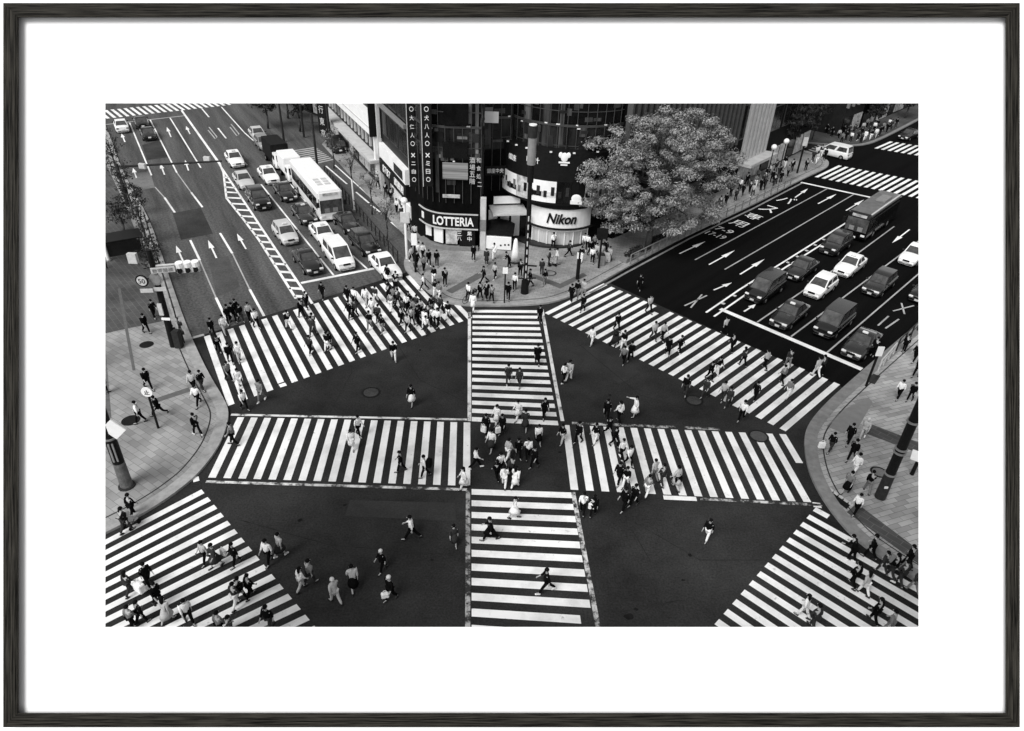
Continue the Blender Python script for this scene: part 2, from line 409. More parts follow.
# hatched gore between the carriageways
GL = [(223.4, 172.5), (226.4, 198), (244.6, 220.8), (259, 240), (295.9, 298.5)]; GR = [(219.5, 164.5), (275.4, 248.8), (312.3, 303.6)]
def xat(pl, y):
    for (x0, y0), (x1, y1) in zip(pl, pl[1:]):
        if y0 <= y <= y1: return x0 + (x1 - x0) * (y - y0) / (y1 - y0)
    return pl[-1][0]
lines('gore_outline', [[(220, 164.3)] + GL, GR], .22, M_PAINT)
lines('gore_bars', [[(xat(GL, y), y), (xat(GR, y + .8), y + .8)] for y in (177, 182, 187, 192, 197.5, 203.5, 209.6, 216, 222.4, 229, 235.2, 241.7, 248.6, 256, 263.6, 271.6, 279.7, 288, 296)], .42, M_PAINT)
# writing on the bus lane
dB = (G(790, 209) - G(740, 235)).normalized()
rB = Vector((dB.y, -dB.x, 0))
for s, x, y, w, h in (('バ', 787, 200, 1.7, 2.4), ('ス', 769, 208.8, 1.7, 2.2), ('専', 753.5, 216.4, 1.7, 1.8), ('用', 739, 223.4, 1.7, 1.8), ('7-9', 724.5, 230, 1.9, 1.1), ('17-19', 716, 235, 2.1, 1.1)):
    o = put_text(s, M_PAINT, G(x, y, ZP), rB, dB, w, h, name='lane_lettering', depth=.003)
    if o: o['kind'] = 'structure'

def manhole(px, r, label, m=M_DARK, z=.012, ring=False):
    p = G(px[0], px[1], 0)
    t = thing('manhole_cover', label, 'manhole cover', (p.x, p.y, z))
    b = bmesh.new(); tube(b, (0, 0, 0), (0, 0, .014), r, r, 24); obj('lid', mesh('lid', b, m), t)
    b = bmesh.new()
    n = 28
    for i in range(n):
        a0, a1 = 2 * math.pi * i / n, 2 * math.pi * (i + 1) / n
        quad(b, [(math.cos(a0) * r, math.sin(a0) * r, .017), (math.cos(a1) * r, math.sin(a1) * r, .017), (math.cos(a1) * (r + .12), math.sin(a1) * (r + .12), .017), (math.cos(a0) * (r + .12), math.sin(a0) * (r + .12), .017)])
    obj('rim', mesh('rim', b, M_BLACK), t)
    return t
manhole((371, 392.5), .5, 'faint round manhole cover on bare asphalt in the upper left wedge', M_ASPHN, .004)
manhole((758.5, 436.5), .52, 'grey round manhole cover interrupting right middle crosswalk stripes', mat('iron_grey', .07, .7, .3, 6), .022)
manhole((694, 400.5), .5, 'dark manhole cover beside lower edge of the upper right crosswalk', M_ASPHN, .004)
manhole((147, 346.2), .36, 'black manhole cover on left pavement near the sign mast', M_BLACK, .134)
manhole((131.3, 422.2), .42, 'large black manhole cover on left pavement beside thin signpost', M_BLACK, .134)
manhole((550.5, 274.5), .42, 'pale ringed manhole cover on paved corner by camera shop', mat('iron_pale', .22, .7, .2, 6), .134)
manhole((878.5, 474), .4, 'pale ringed manhole cover beside the thick right pole', mat('iron_pale2', .17, .7, .2, 6), .134)

# stains, cracks and patches of the crossing
rnd = random.Random(5)
M_STAIN = mat('oil_stain', .012, 1, .3, 3, spec=.02); M_SEAM = mat('asphalt_seam', .022, 1, .4, 2, spec=.02)
bm = bmesh.new()
for x, y, r in ((629, 617, .22), (636, 609, .1), (683, 580, .1), (560, 452, .12), (432, 560, .1), (300, 520, .14), (690, 555, .12), (420, 350, .1), (610, 395, .12), (345, 505, .1), (520, 475, .1)):
    c = G(x, y, .008); bm.faces.new([bm.verts.new(c + Vector((math.cos(a) * r * rnd.uniform(.6, 1.3), math.sin(a) * r * rnd.uniform(.5, 1.1), 0))) for a in [k * .628 for k in range(10)]])
struct('oil_stains', bm, M_STAIN)
lines('asphalt_seam', [[(345, 340), (352, 372), (330, 412)], [(560, 600), (620, 612), (680, 600)], [(395, 340), (420, 380), (466, 402)], [(640, 512), (632, 530), (650, 560)], [(240, 520), (330, 545), (460, 556)], [(605, 505), (700, 560), (760, 560)], [(580, 345), (640, 395), (740, 425)]], .05, M_SEAM, .007)
flat('asphalt_repair', [(350, 500), (455, 503), (456, 521), (345, 516)], .006, two_scale('asphalt_repair_tone', .037, .3, .25, 9, .4))
flat('asphalt_repair', [(590, 345), (640, 372), (620, 384), (572, 352)], .006, two_scale('asphalt_repair_tone2', .035, .3, .25, 9, .4))
# ------------------------------------------------------------------ buildings
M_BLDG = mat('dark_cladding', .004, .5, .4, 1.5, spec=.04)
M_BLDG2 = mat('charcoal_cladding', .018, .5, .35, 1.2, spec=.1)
M_STONE = mat('pale_stone', .5, .8, .15, 1.2, spec=.1)
M_WHITEP = mat('white_panel', .8, .5, .08, 1.0, spec=.2)
M_SHOP = mat('shop_interior', .45, .6, .6, 1.6, spec=.2)
M_CURT = mat('pale_blind', .5, .7, .25, 5, spec=.1, stretch=(3, 3, .1))
M_REFL = mat('reflection_glass', .016, .2, .95, .9, spec=.25, stretch=(1.5, 1.5, .25), detail=8)  # reflections painted into the glass colour as upright streaks
M_MULL = mat('mullion', .045, .4, .2, 3, spec=.4)

def frame_at(pA, pB):
    d = (pB - pA); d.z = 0
    return math.atan2(d.y, d.x), d.length

def part_box(name, root, m, c, s, rz=0.0, bevel=0.0):
    bm = bmesh.new(); box(bm, c, s, rz)
    return obj(name, mesh(name, bm, m, bevel=bevel), root)

def facade(name, label, pa, pb, depth, height, wall, floors, bays, win_m, z0=4.2, sill=.9, win_h=None, fins=None, shop=None, cat='building', pane=True):
    A, B = G(*pa), G(*pb); rz, L = frame_at(A, B)
    t = thing(name, label, cat, (A.x, A.y, 0), rz)
    part_box('wall', t, wall, (L / 2, depth / 2, height / 2), (L, depth, height))
    part_box('roof', t, M_GREY, (L / 2, depth / 2, height + .12), (L + .2, depth + .2, .24))
    fh = (height - z0) / floors; bw = L / bays
    for f in range(floors):
        for b in range(bays):
            x, z = (b + .5) * bw, z0 + (f + .5) * fh
            bm = bmesh.new(); box(bm, (x, -.02, z), (bw * .8, .1, fh * .72))
            w = obj('window', mesh('window', bm, M_MULL), t)
            bm = bmesh.new()
            for k in (-1, 1): box(bm, (x + k * bw * .19, -.075, z), (bw * .35, .04, fh * .66))
            obj('pane', mesh('pane', bm, win_m), w)
    if fins:
        bm = bmesh.new(); n = int(L / fins[0])
        for i in range(n + 1): box(bm, (i * L / n, -fins[1] / 2 - .06, (z0 + height) / 2), (fins[2], fins[1], height - z0 - .3))
        obj('fins', mesh('fins', bm, fins[3]), t)
    if shop is not None:
        n = max(2, int(L / 2.6))
        for i in range(n):
            w = L / n
            bm = bmesh.new(); box(bm, ((i + .5) * w, -.03, 1.55), (w * .84, .12, 2.4))
            obj('shop_window', mesh('shop_window', bm, shop if i % 3 else M_GLASSD), t)
    return t, L, rz

# --- the dark corner building: a left wing, a recess and a glazed drum
BC = thing('corner_building', 'dark glazed corner building with curved front and shop signs at the crossing', 'building', (0, 66, 0))
BO = Vector((0, 66, 0))
def arc(cx, cy, r, a0, a1, n):             # degrees, 0 points to the viewer
    return [Vector((cx + r * math.sin(R(a0 + (a1 - a0) * i / n)), cy - r * math.cos(R(a0 + (a1 - a0) * i / n)), 0)) for i in range(n + 1)]
DC, DR = (4.7, 71.5), 6.6
foot = [Vector((-9.9, 65.6, 0)), Vector((-9.0, 63.9, 0)), Vector((-8.0, 63.0, 0)), Vector((-6.8, 62.8, 0)), Vector((-3.7, 62.9, 0)), Vector((-3.6, 66.4, 0)), Vector((-1.2, 67.2, 0))] + arc(DC[0], DC[1], DR, -58, 62, 16) + [Vector((33, 95, 0)), Vector((20, 106, 0)), Vector((-1, 98, 0)), Vector((-2, 76, 0)), Vector((-10.9, 67.4, 0))]
def prism_part(name, poly, z0, z1, m, root, smooth=False):
    bm = bmesh.new(); prism(bm, [p - BO for p in poly], z0, z1)
    return obj(name, mesh(name, bm, m), root)
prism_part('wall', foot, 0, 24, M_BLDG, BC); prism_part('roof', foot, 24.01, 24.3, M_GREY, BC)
front = foot[:7 + 17]
def ribbon(name, pts, z0, z1, out, m, root, thick=.08):
    bm = bmesh.new(); ps = offset(pts, -out); pi = offset(pts, -out + thick)
    for i in range(len(ps) - 1):
        a, b, c, d = ps[i] - BO, ps[i + 1] - BO, pi[i + 1] - BO, pi[i] - BO
        prism(bm, [a, b, c, d], z0, z1)
    return obj(name, mesh(name, bm, m), root)
# glass bands, floor by floor, with spandrel rails between them and upright mullions
for k, (z0, z1) in enumerate(((8.5, 11.3), (11.6, 14.3), (14.6, 17.6), (17.9, 20.9), (21.2, 23.7))):
    ribbon('glass_band', front, z0, z1, .06, M_REFL if k in (0, 2) else M_GLASSD, BC)
    ribbon('floor_rail', front, z1, z1 + .2, .16, M_MULL, BC, .16)
    ribbon('transom', front, z0 + (z1 - z0) * .38, z0 + (z1 - z0) * .38 + .06, .13, M_MULL, BC, .06)
bm = bmesh.new()
for a, b in zip(front, front[1:]):
    d = (b - a).length; n = max(1, round(d / .8)); nrm_ = Vector(((b - a).y, -(b - a).x, 0)).normalized()
    for i in range(n):
        p = a.lerp(b, i / n) + nrm_ * .12 - BO
        box(bm, (p.x, p.y, 14), (.06, .07, 19))
obj('mullions', mesh('mullions', bm, M_MULL), BC)
# odd lit and blinded panes
for (x, y, w, h, m) in ((486.5, 117, 1.5, 1.0, M_WHITEP), (457, 114, 2.2, 1.9, M_GLASSD), (456, 171, 2.3, 1.5, mat('slatted_blind', .2, .6, .7, 1, stretch=(.1, .1, 9))), (456, 150, 2.2, 1.4, M_GLASSD), (452, 196, 1.6, .3, M_SHOP)):
    q = Vector((G(x, 248).x, 62.6, 0)); z = zat(q, y)
    if x > 480: q = Vector((-3.55 + (x - 480) * .09, 66.2, 0)); z = zat(q, y)
    part_box('pane', BC, m, (q.x, q.y - .04 - BO.y, z), (w, .1, h))
rg = random.Random(31)                                               # odd-toned panes: reflections painted as greys, with a few blinds
PANE_M = [mat('pane_tone_%d' % k, v, .3, .7, 1.6, spec=.3, stretch=(1, 1, s_)) for k, (v, s_) in enumerate(((.012, 1), (.02, .3), (.05, .2), (.014, 3), (.16, .3), (.03, 4), (.006, 1)))]
def on_front(s):
    acc = 0
    for a, b in zip(front, front[1:]):
        d = (b - a).length
        if s <= acc + d: t_ = (b - a).normalized(); return a + t_ * (s - acc), math.atan2(t_.y, t_.x)
        acc += d
    return front[-1], 0
FL = sum((b - a).length for a, b in zip(front, front[1:]))
for i in range(150):
    c, an = on_front(rg.uniform(.5, FL - 2)); z = rg.choice((8.8, 9.3, 9.9, 10.5, 10.9, 12.0, 12.6, 13.2, 13.9, 15.5, 16.7)); w = rg.uniform(.25, 1.1); hh = rg.uniform(.2, 1.0)
    part_box('pane', BC, rg.choice(PANE_M), (c.x + math.sin(an) * (.07 + i * .0005), c.y - math.cos(an) * (.07 + i * .0005) - BO.y, z), (w, .06, hh), an)
M_STREAK = [mat('painted_reflection_%d' % k, v, .3, .95, 1.1, spec=.3, stretch=(2.2, 2.2, .22), detail=8) for k, v in enumerate((.06, .11, .035))]  # bright upright reflections painted as mottled pane colours
for i, (s, w, z0_, z1_, k) in enumerate(((3.0, .5, 6.2, 14.2, 1), (3.7, .3, 5.4, 11.2, 0), (6.1, .5, 11.7, 14.2, 2), (6.7, .35, 11.7, 14.2, 1), (7.3, .3, 8.6, 14.2, 0), (9.2, .8, 11.6, 14.2, 0), (10.4, .5, 8.6, 14.2, 1), (11.5, .6, 8.6, 11.2, 2), (14.2, .4, 9.2, 14.2, 0), (16.6, .7, 9.4, 14.2, 1), (17.6, .45, 9.4, 11.2, 0), (18.6, .8, 9.4, 14.2, 2), (20.0, .4, 9.4, 14.2, 0), (5.0, .8, 6.2, 8.2, 2))):
    c, an = on_front(s); part_box('pane', BC, M_STREAK[k], (c.x + math.sin(an) * (.055 + i * .001), c.y - math.cos(an) * (.055 + i * .001) - BO.y, (z0_ + z1_) / 2), (w, .05, z1_ - z0_), an)
for i in range(16):
    c, an = on_front(rg.uniform(2, FL - 3)); part_box('spot_lamp', BC, M_LAMP, (c.x + math.sin(an) * .15, c.y - math.cos(an) * .15 - BO.y, rg.choice((8.4, 11.2, 11.5, 14.2))), (rg.uniform(.12, .4), .08, .1), an)
for i, (x, y, s, w, h) in enumerate(((472, 160, '酒', .5, .5), (472, 167, '場', .5, .5), (472, 174, '五', .5, .5), (472, 181, '階', .5, .5), (478, 160, '和', .4, .45), (478, 168, '食', .4, .45), (478, 176, '処', .4, .45), (479, 184, '二', .4, .4))):
    q_ = Vector((G(x, 249).x, 62.62, 0)); put_text(s, M_LGREY, (q_.x, q_.y - .1 - BO.y, zat(q_, y)), (1, 0, 0), (0, 0, 1), w, h, BC, 'sign_lettering', .02)
part_box('sign_board', BC, M_BLACK, (-2.4, 66.3 - BO.y, 6.6), (2.0, .12, .9), R(12)); put_text('銀座中央', M_WHITEP, (-2.4, 66.2 - BO.y, 6.6), (1, .2, 0), (0, 0, 1), 1.6, .45, BC, 'sign_lettering', .02)
# burger shop corner: sign band, lit windows, plinth
lot = [Vector((-9.2, 64.2, 0)), Vector((-8.5, 63.1, 0)), Vector((-7.6, 62.45, 0)), Vector((-6.6, 62.25, 0)), Vector((-3.75, 62.3, 0))]
zl0, zl1 = zat(lot[3], 226.5), zat(lot[3], 213)
ribbon('sign_band', smooth_line(lot, 3), zl0, zl1, .35, M_BLACK, BC, .5)
ribbon('sign_trim', smooth_line(lot, 3), zl1, zl1 + .1, .42, M_LGREY, BC, .1); ribbon('sign_trim', smooth_line(lot, 3), zl0 - .12, zl0, .42, M_LGREY, BC, .1)
lt = put_text('LOTTERIA', M_WHITEP, (0, 0, 0), (1, 0, 0), (0, 0, 1), 3.9, .85, BC, 'sign_lettering', bold=.022)
def bend(me, path, s_mid, zmid):                # lay lettering along a plan curve, measured from its right end
    seg = []; acc = 0.0
    for q0, q1 in zip(path[::-1], path[-2::-1]): seg.append((acc, (q1 - q0).length, q0, q1)); acc += (q1 - q0).length
    for v in me.vertices:
        s = max(0.001, s_mid - v.co.x)
        for a0, ln_, q0, q1 in seg:
            if s <= a0 + ln_ or q1 is path[0]: break
        t_ = (q1 - q0).normalized(); n_ = Vector((-t_.y, t_.x, 0)); pt = q0 + t_ * (s - a0) + n_ * (-v.co.y)
        v.co = Vector((pt.x, pt.y - BO.y, zmid + v.co.z))
lot_s = smooth_line(lot, 3)
bend(lt.data, offset(lot_s, -.4), 2.35, (zl0 + zl1) / 2)
bm = bmesh.new(); box(bm, (-9.05, 63.35 - BO.y, (zl0 + zl1) / 2), (.5, .1, .7), R(-55)); obj('sign_emblem', mesh('sign_emblem', bm, M_WHITEP, bevel=.04), BC)
ribbon('plinth', lot, 0, .5, .5, M_GREY, BC, .6)
for x0, x1, m, z0, z1 in ((-8.9, -8.2, M_WHITEP, .9, 2.1), (-8.0, -7.0, M_WHITEP, .7, 2.2), (-6.8, -5.7, M_SHOP, .7, 2.2), (-5.5, -4.0, M_GLASSD, .5, 2.3)):
    yb = 62.1 if x0 > -7 else 62.1 + (-6.6 - (x0 + x1) / 2) ** 2 * .36
    part_box('shop_window', BC, m, ((x0 + x1) / 2, yb - BO.y, (z0 + z1) / 2), (x1 - x0, .12, z1 - z0), R(-28) if x0 < -7.5 else 0)
for s, x, y in (('営', 470, 228), ('業', 470, 233.5), ('中', 470, 239), ('二', 460, 229), ('三', 460, 234), ('八', 460, 239)):
    z = zat(Vector((-4.4, 62, 0)), y); put_text(s, M_WHITEP, (G(x, 249).x, 61.98 - BO.y, z), (1, 0, 0), (0, 0, 1), .42, .42, BC, 'sign_lettering', .02)
# light pier beside the recess
part_box('pier', BC, M_STONE, (-3.3, 62.55 - BO.y, 2.6), (.55, .55, 5.2), 0, .03); part_box('pier', BC, M_GREY, (-3.3, 62.5 - BO.y, 2.6), (.58, .58, 1.1), 0, .02)
# camera shop drum: glazed curve with blinds, white sign, dark canopy
nk = arc(4.1, 67.5, 3.7, -47, 47, 14)
zc = nk[7]
zn0, zn1 = zat(zc, 227.5), zat(zc, 208.5)
ribbon('shop_window', nk, .35, zn0, .02, M_CURT, BC, .1)
bm = bmesh.new()
for p in nk[::2]: box(bm, (p.x, p.y - BO.y - .06, zn0 / 2 + .1), (.1, .1, zn0 - .2))
obj('window_post', mesh('window_post', bm, M_WHITEP), BC)
ribbon('window_band', nk, zn0 - .45, zn0 - .2, .1, M_WHITEP, BC, .08)
ribbon('sign_board', nk, zn0, zn1, .25, M_WHITEP, BC, .3)
ribbon('canopy', arc(4.1, 67.6, 3.9, -50, 50, 14), zn0 - .16, zn0 - .01, .3, M_BLACK, BC, .9)
ribbon('canopy', arc(4.1, 67.6, 3.9, -50, 50, 14), zn1 + .01, zn1 + .5, .3, M_BLACK, BC, .9)
ribbon('plinth', arc(3.4, 67.9, 4.3, -62, 54, 14), 0, .34, .3, M_DARK, BC, .9)
tx = put_text('Nikon', M_BLACK, (0, 0, 0), (1, 0, 0), (0, 0, 1), 2.75, 1.0, BC, 'sign_lettering', .03, .22, .025)
for v in tx.data.vertices:
    a = v.co.x / 3.9 + .02
    v.co = Vector((4.1 + (4.02 - v.co.y) * math.sin(a), 67.5 - (4.02 - v.co.y) * math.cos(a) - BO.y, (zn0 + zn1) / 2 + v.co.z))
# second storey: black fascia ring with lit display windows
f2 = arc(3.9, 69.0, 5.9, -72, 62, 20)
z2 = zat(f2[10], 207); z2b = zat(f2[10], 183); z2c = zat(f2[10], 165)
prism_part('fascia', f2 + [Vector((8, 72, 0)), Vector((-1, 72, 0))], zn1 + .5, z2c + 1.0, M_BLACK, BC)
for i, m in ((0, M_WHITEP), (2, M_WHITEP), (4, M_SHOP), (6, M_WHITEP), (8, M_WHITEP), (10, M_GLASSD), (14, M_SHOP), (16, M_WHITEP), (18, M_SHOP)):
    ribbon('display_window', f2[i:i + 3], zn1 + .75, z2b + .1, .06, m, BC, .1)
    ribbon('display_band', f2[i:i + 3], zn1 + 1.3, zn1 + 1.75, .1, M_GLASSD if i % 4 else M_SHOP, BC, .06)
    for k_ in range(2): a_, b_ = f2[i + k_], f2[i + k_ + 1]; c_ = a_.lerp(b_, .5); part_box('poster', BC, PANE_M[(i + k_ * 2) % 7], (c_.x, c_.y - .09 - BO.y, zn1 + 1.55 + .3 * k_), (.3, .1, .6 + .2 * k_), math.atan2((b_ - a_).y, (b_ - a_).x))
for s, a, z, w, h in (('銀座', -52, z2c - .1, 1.1, .55), ('時計', -28, z2c + .2, 1.3, .55), ('写真', 22, z2c + .1, 1.1, .5)):
    c = Vector((3.9 + 5.98 * math.sin(R(a)), 69 - 5.98 * math.cos(R(a)) - BO.y, z))
    put_text(s, M_WHITEP, c, (math.cos(R(a)), math.sin(R(a)), 0), (0, 0, 1), w, h, BC, 'sign_lettering', .03)
bm = bmesh.new()                                                     # white leaf emblem over a short word
yy = 63.0 - BO.y
ellipsoid(bm, (3.9, yy, z2c + .75), (.34, .06, .42)); ellipsoid(bm, (3.55, yy, z2c + .95), (.2, .05, .26)); ellipsoid(bm, (4.25, yy, z2c + .95), (.2, .05, .26)); box(bm, (3.9, yy, z2c + .28), (1.0, .06, .14)); box(bm, (3.9, yy, z2c + .06), (.62, .06, .12))
obj('emblem', mesh('emblem', bm, M_WHITEP), BC)
bm = bmesh.new(); ellipsoid(bm, (5.3, 63.15 - BO.y, zn1 + 1.25), (.5, .1, .4)); box(bm, (5.3, 63.1 - BO.y, zn1 + .9), (1.1, .12, .35)); obj('emblem', mesh('emblem', bm, M_WHITEP), BC)
for a in (-60, -47, -35, -12, 8, 30, 44):                             # small spot lamps under the glass
    part_box('spot_lamp', BC, M_LAMP, (3.9 + 6.0 * math.sin(R(a)), 69 - 6.0 * math.cos(R(a)) - BO.y, z2c + 1.15), (.22, .12, .12))
# shop in the recess: awning and lit windows
part_box('awning', BC, M_LGREY, (-1.0, 64.6 - BO.y, 3.35), (3.4, 2.6, .16), R(12))
part_box('awning_sign', BC, M_WHITEP, (-1.2, 65.6 - BO.y, 4.0), (2.6, .2, .7), R(12))
for x, m in ((-2.5, M_WHITEP), (-1.35, M_SHOP), (-.3, M_WHITEP), (.6, M_GLASSD)): part_box('shop_window', BC, m, (x, 65.2 + (x + 2.5) * .2 - BO.y, 1.7), (.85, .14, 2.7), R(12))
# two tall vertical sign boards on the street side
for px_, y0, txt in ((412.5, 232, '○大仁人○×ニ自○'), (424.5, 247, '○犬八人○×ミ日○')):
    p = G(px_ + 4 + (px_ > 420) * 2, y0 + 3); z0, z1 = zat(p, 186), zat(p, 103) + 2.5
    t = thing('vertical_sign', 'tall black vertical sign with white characters, ' + ('nearest the white building' if px_ < 420 else 'nearest the glazed corner'), 'sign', (p.x, p.y, z0), R(4), 'vertical signs on the dark corner building')
    part_box('board', t, M_BLACK, (0, 0, (z1 - z0) / 2), (.85, .3, z1 - z0), 0, .02)
    part_box('edge_trim', t, M_LGREY, (-.46, -.02, (z1 - z0) / 2), (.06, .36, z1 - z0))
    part_box('bracket', t, M_DARK, (.1, .7, 1.0), (.12, 1.3, .12)); part_box('bracket', t, M_DARK, (.1, .7, z1 - z0 - 2), (.12, 1.3, .12))
    n = len(txt); h = (z1 - z0 - 3.2) / n
    for i, ch in enumerate(txt): put_text(ch, M_WHITEP, (0, -.17, z1 - z0 - 2.6 - (i + .5) * h + (0 if i < 5 else -.3)), (1, 0, 0), (0, 0, 1), .38, .42 if ch != 'ニ' else .3, t, 'sign_lettering', .02)

# --- the buildings up the left street
t, L, rz = facade('office_building', 'narrow building with white fascia and black 8787 sign on the left street', (385.5, 191), (412, 224), 12, 20, M_BLDG2, 4, 3, M_GLASSD, z0=6.2, shop=M_SHOP)
t.rotation_euler.z = rz
part_box('fascia', t, M_WHITEP, (L / 2, -.25, 4.9), (L, .5, 1.5)); part_box('fascia_opening', t, M_GLASSD, (L * .76, -.52, 4.8), (L * .3, .06, .9))
part_box('sign_board', t, M_BLACK, (L / 2, -.25, 3.2), (L, .5, 1.5)); part_box('post', t, M_LGREY, (.15, -.3, 3.0), (.3, .4, 6.0)); part_box('post', t, M_LGREY, (L * .02, -.4, 12), (.35, .35, 14))
for s, u, w in (('8787', .3, 3.2), ('図圓圓', .76, 3.4)): put_text(s, M_WHITEP, (L * u, -.53, 3.25), (1, 0, 0), (0, 0, 1), min(w, L * .38), .8, t, 'sign_lettering', .02)
part_box('floor_rail', t, M_GREY, (L / 2, -.3, 9.8), (L, .3, .4))
t, L, rz = facade('banded_building', 'long pale building with white bands and upright fins on the left street', (327, 127), (384, 189), 14, 19, M_BLDG2, 2, 12, M_GLASSD, z0=10.5, fins=(1.6, .5, .55, M_WHITEP), shop=M_SHOP)
part_box('fascia', t, M_WHITEP, (L / 2, -.5, 7.0), (L, 1.0, 2.0)); part_box('fascia_line', t, M_LGREY, (L / 2, -1.03, 6.8), (L, .06, .12))
part_box('canopy', t, M_STONE, (L / 2, -.7, 3.2), (L, 1.4, .35)); part_box('window_band', t, M_REFL, (L / 2, -.1, 5.0), (L, .2, 1.9))
for i in range(18): part_box('pier', t, M_STONE, (i * L / 17, -.25, 5.0), (.3, .3, 1.9))
part_box('pier', t, M_WHITEP, (L - .4, -.4, 4.5), (.6, .6, 9.0)); part_box('hanging_sign', t, M_BLACK, (L - .1, -.75, 9.5), (.25, .9, 7))
p = G(331, 150); t = thing('vertical_sign', 'black hanging vertical sign at the far end of the banded building', 'sign', (p.x, p.y, 0), R(-30))
part_box('pole', t, M_DARK, (0, 0, 4), (.25, .25, 8)); zt0, zt1 = zat(p, 135), zat(p, 103) + 2
part_box('board', t, M_BLACK, (-.9, 0, (zt0 + zt1) / 2), (1.5, .3, zt1 - zt0), 0, .03)
for i, ch in enumerate('銀行東京'): put_text(ch, M_LGREY, (-.9, -.17, zt1 - 1.4 - i * 1.5), (1, 0, 0), (0, 0, 1), .8, .95, t, 'sign_lettering', .02)
facade('far_building', 'dark building across the side street at the top of the left road', (262, 92), (322, 118), 14, 18, M_BLDG2, 4, 8, M_SHOP, z0=4, shop=M_SHOP)

# --- the buildings along the right road, behind the big tree
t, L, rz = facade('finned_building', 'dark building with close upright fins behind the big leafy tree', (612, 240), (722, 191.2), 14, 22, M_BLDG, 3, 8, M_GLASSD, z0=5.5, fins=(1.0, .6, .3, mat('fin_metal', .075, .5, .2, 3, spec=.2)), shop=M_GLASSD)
part_box('canopy', t, M_DARK, (L / 2, -.7, 4.6), (L, 1.4, .4))
facade('dark_gap_building', 'narrow black building squeezed before the white striped one', (722.4, 191), (733, 186.4), 11, 22, M_BLDG, 3, 2, M_GLASSD, z0=5)
t, L, rz = facade('white_striped_building', 'narrow bright building with white upright strips past the big tree', (733.5, 186.2), (757, 174.5), 12, 22, M_BLDG, 2, 2, M_GLASSD, z0=12, fins=(1.5, .5, .7, M_STONE))
bm = bmesh.new()
for i in range(7): box(bm, (.2 + i * (L - .4) / 6, -.2, 7.2), (L / 7 * .52, .4, 9.6))
obj('fins', mesh('fins', bm, M_STONE), t)
part_box('canopy', t, M_STONE, (L / 2, -.9, 2.9), (L + 1, 1.9, .35)); part_box('shop_window', t, M_SHOP, (L / 2, -.1, 1.4), (L * .9, .2, 2.2))
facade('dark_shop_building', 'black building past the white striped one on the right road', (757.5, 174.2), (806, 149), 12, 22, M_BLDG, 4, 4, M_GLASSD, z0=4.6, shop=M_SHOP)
for i, (a, b, lab, m, wm) in enumerate((((838, 137), (858, 129), 'grey stone building behind the far right crowd', M_BLDG2, M_GLASSD), ((858.5, 128.8), (876, 121.5), 'dark building left of the bright column, far right', M_BLDG, M_SHOP),
        ((876.5, 121.2), (886, 117), 'narrow bright white building above the far right crowd', M_WHITEP, M_GLASSD), ((886.5, 116.8), (930, 98), 'dark low building at the far right edge', M_BLDG, M_GLASSD))):
    facade('far_building', lab, a, b, 12, 16 + i, m, 4, 3, wm, z0=4.2, fins=(1.8, .4, .35, M_GREY) if i in (0, 1) else None, shop=M_SHOP)
facade('far_building', 'dark building filling the gap at the far end of the side street', (800, 118), (842, 112), 12, 20, M_BLDG, 4, 5, M_GLASSD, z0=4.5)
# ------------------------------------------------------------------ vehicles (x forward, origin on the road under the middle)
PAINT = {k: mat('car_paint_' + k, v, r_, .06, 2, spec=s) for k, v, s, r_ in (('white', .8, .4, .3), ('silver', .25, .5, .25), ('grey', .011, .9, .2), ('black', .003, .8, .2), ('pale', .5, .4, .3))}
for k in ('grey', 'black'): PAINT[k].node_tree.nodes['Principled BSDF'].inputs['Coat Weight'].default_value = .8; PAINT[k].node_tree.nodes['Principled BSDF'].inputs['Coat Roughness'].default_value = .04
CAR_KINDS = {
    'sedan': dict(L=4.6, W=1.74, hood=.86, deck=.93, belt=.9, roof=1.46, c=(-1.75, -.98, .12, .95), hw=.6),
    'taxi': dict(L=4.65, W=1.72, hood=.88, deck=.95, belt=.92, roof=1.5, c=(-1.55, -1.0, .1, .85), hw=.62),
    'wagon': dict(L=4.65, W=1.75, hood=.9, deck=.98, belt=.94, roof=1.55, c=(-2.2, -1.95, .15, 1.0), hw=.64),
    'hatch': dict(L=4.0, W=1.68, hood=.92, deck=1.0, belt=.96, roof=1.52, c=(-1.93, -1.55, .2, 1.05), hw=.64),
    'suv': dict(L=4.6, W=1.82, hood=1.05, deck=1.1, belt=1.06, roof=1.7, c=(-2.2, -1.8, .2, 1.0), hw=.66),
    'van': dict(L=4.75, W=1.8, hood=1.0, deck=1.05, belt=1.0, roof=1.86, c=(-2.28, -2.1, .55, 1.55), hw=.7),
}
M_GLASSC = mat('car_glass', .055, .12, .8, 1.4, spec=.9)  # mottled grey base colour stands in for reflected sky
_cache = {}
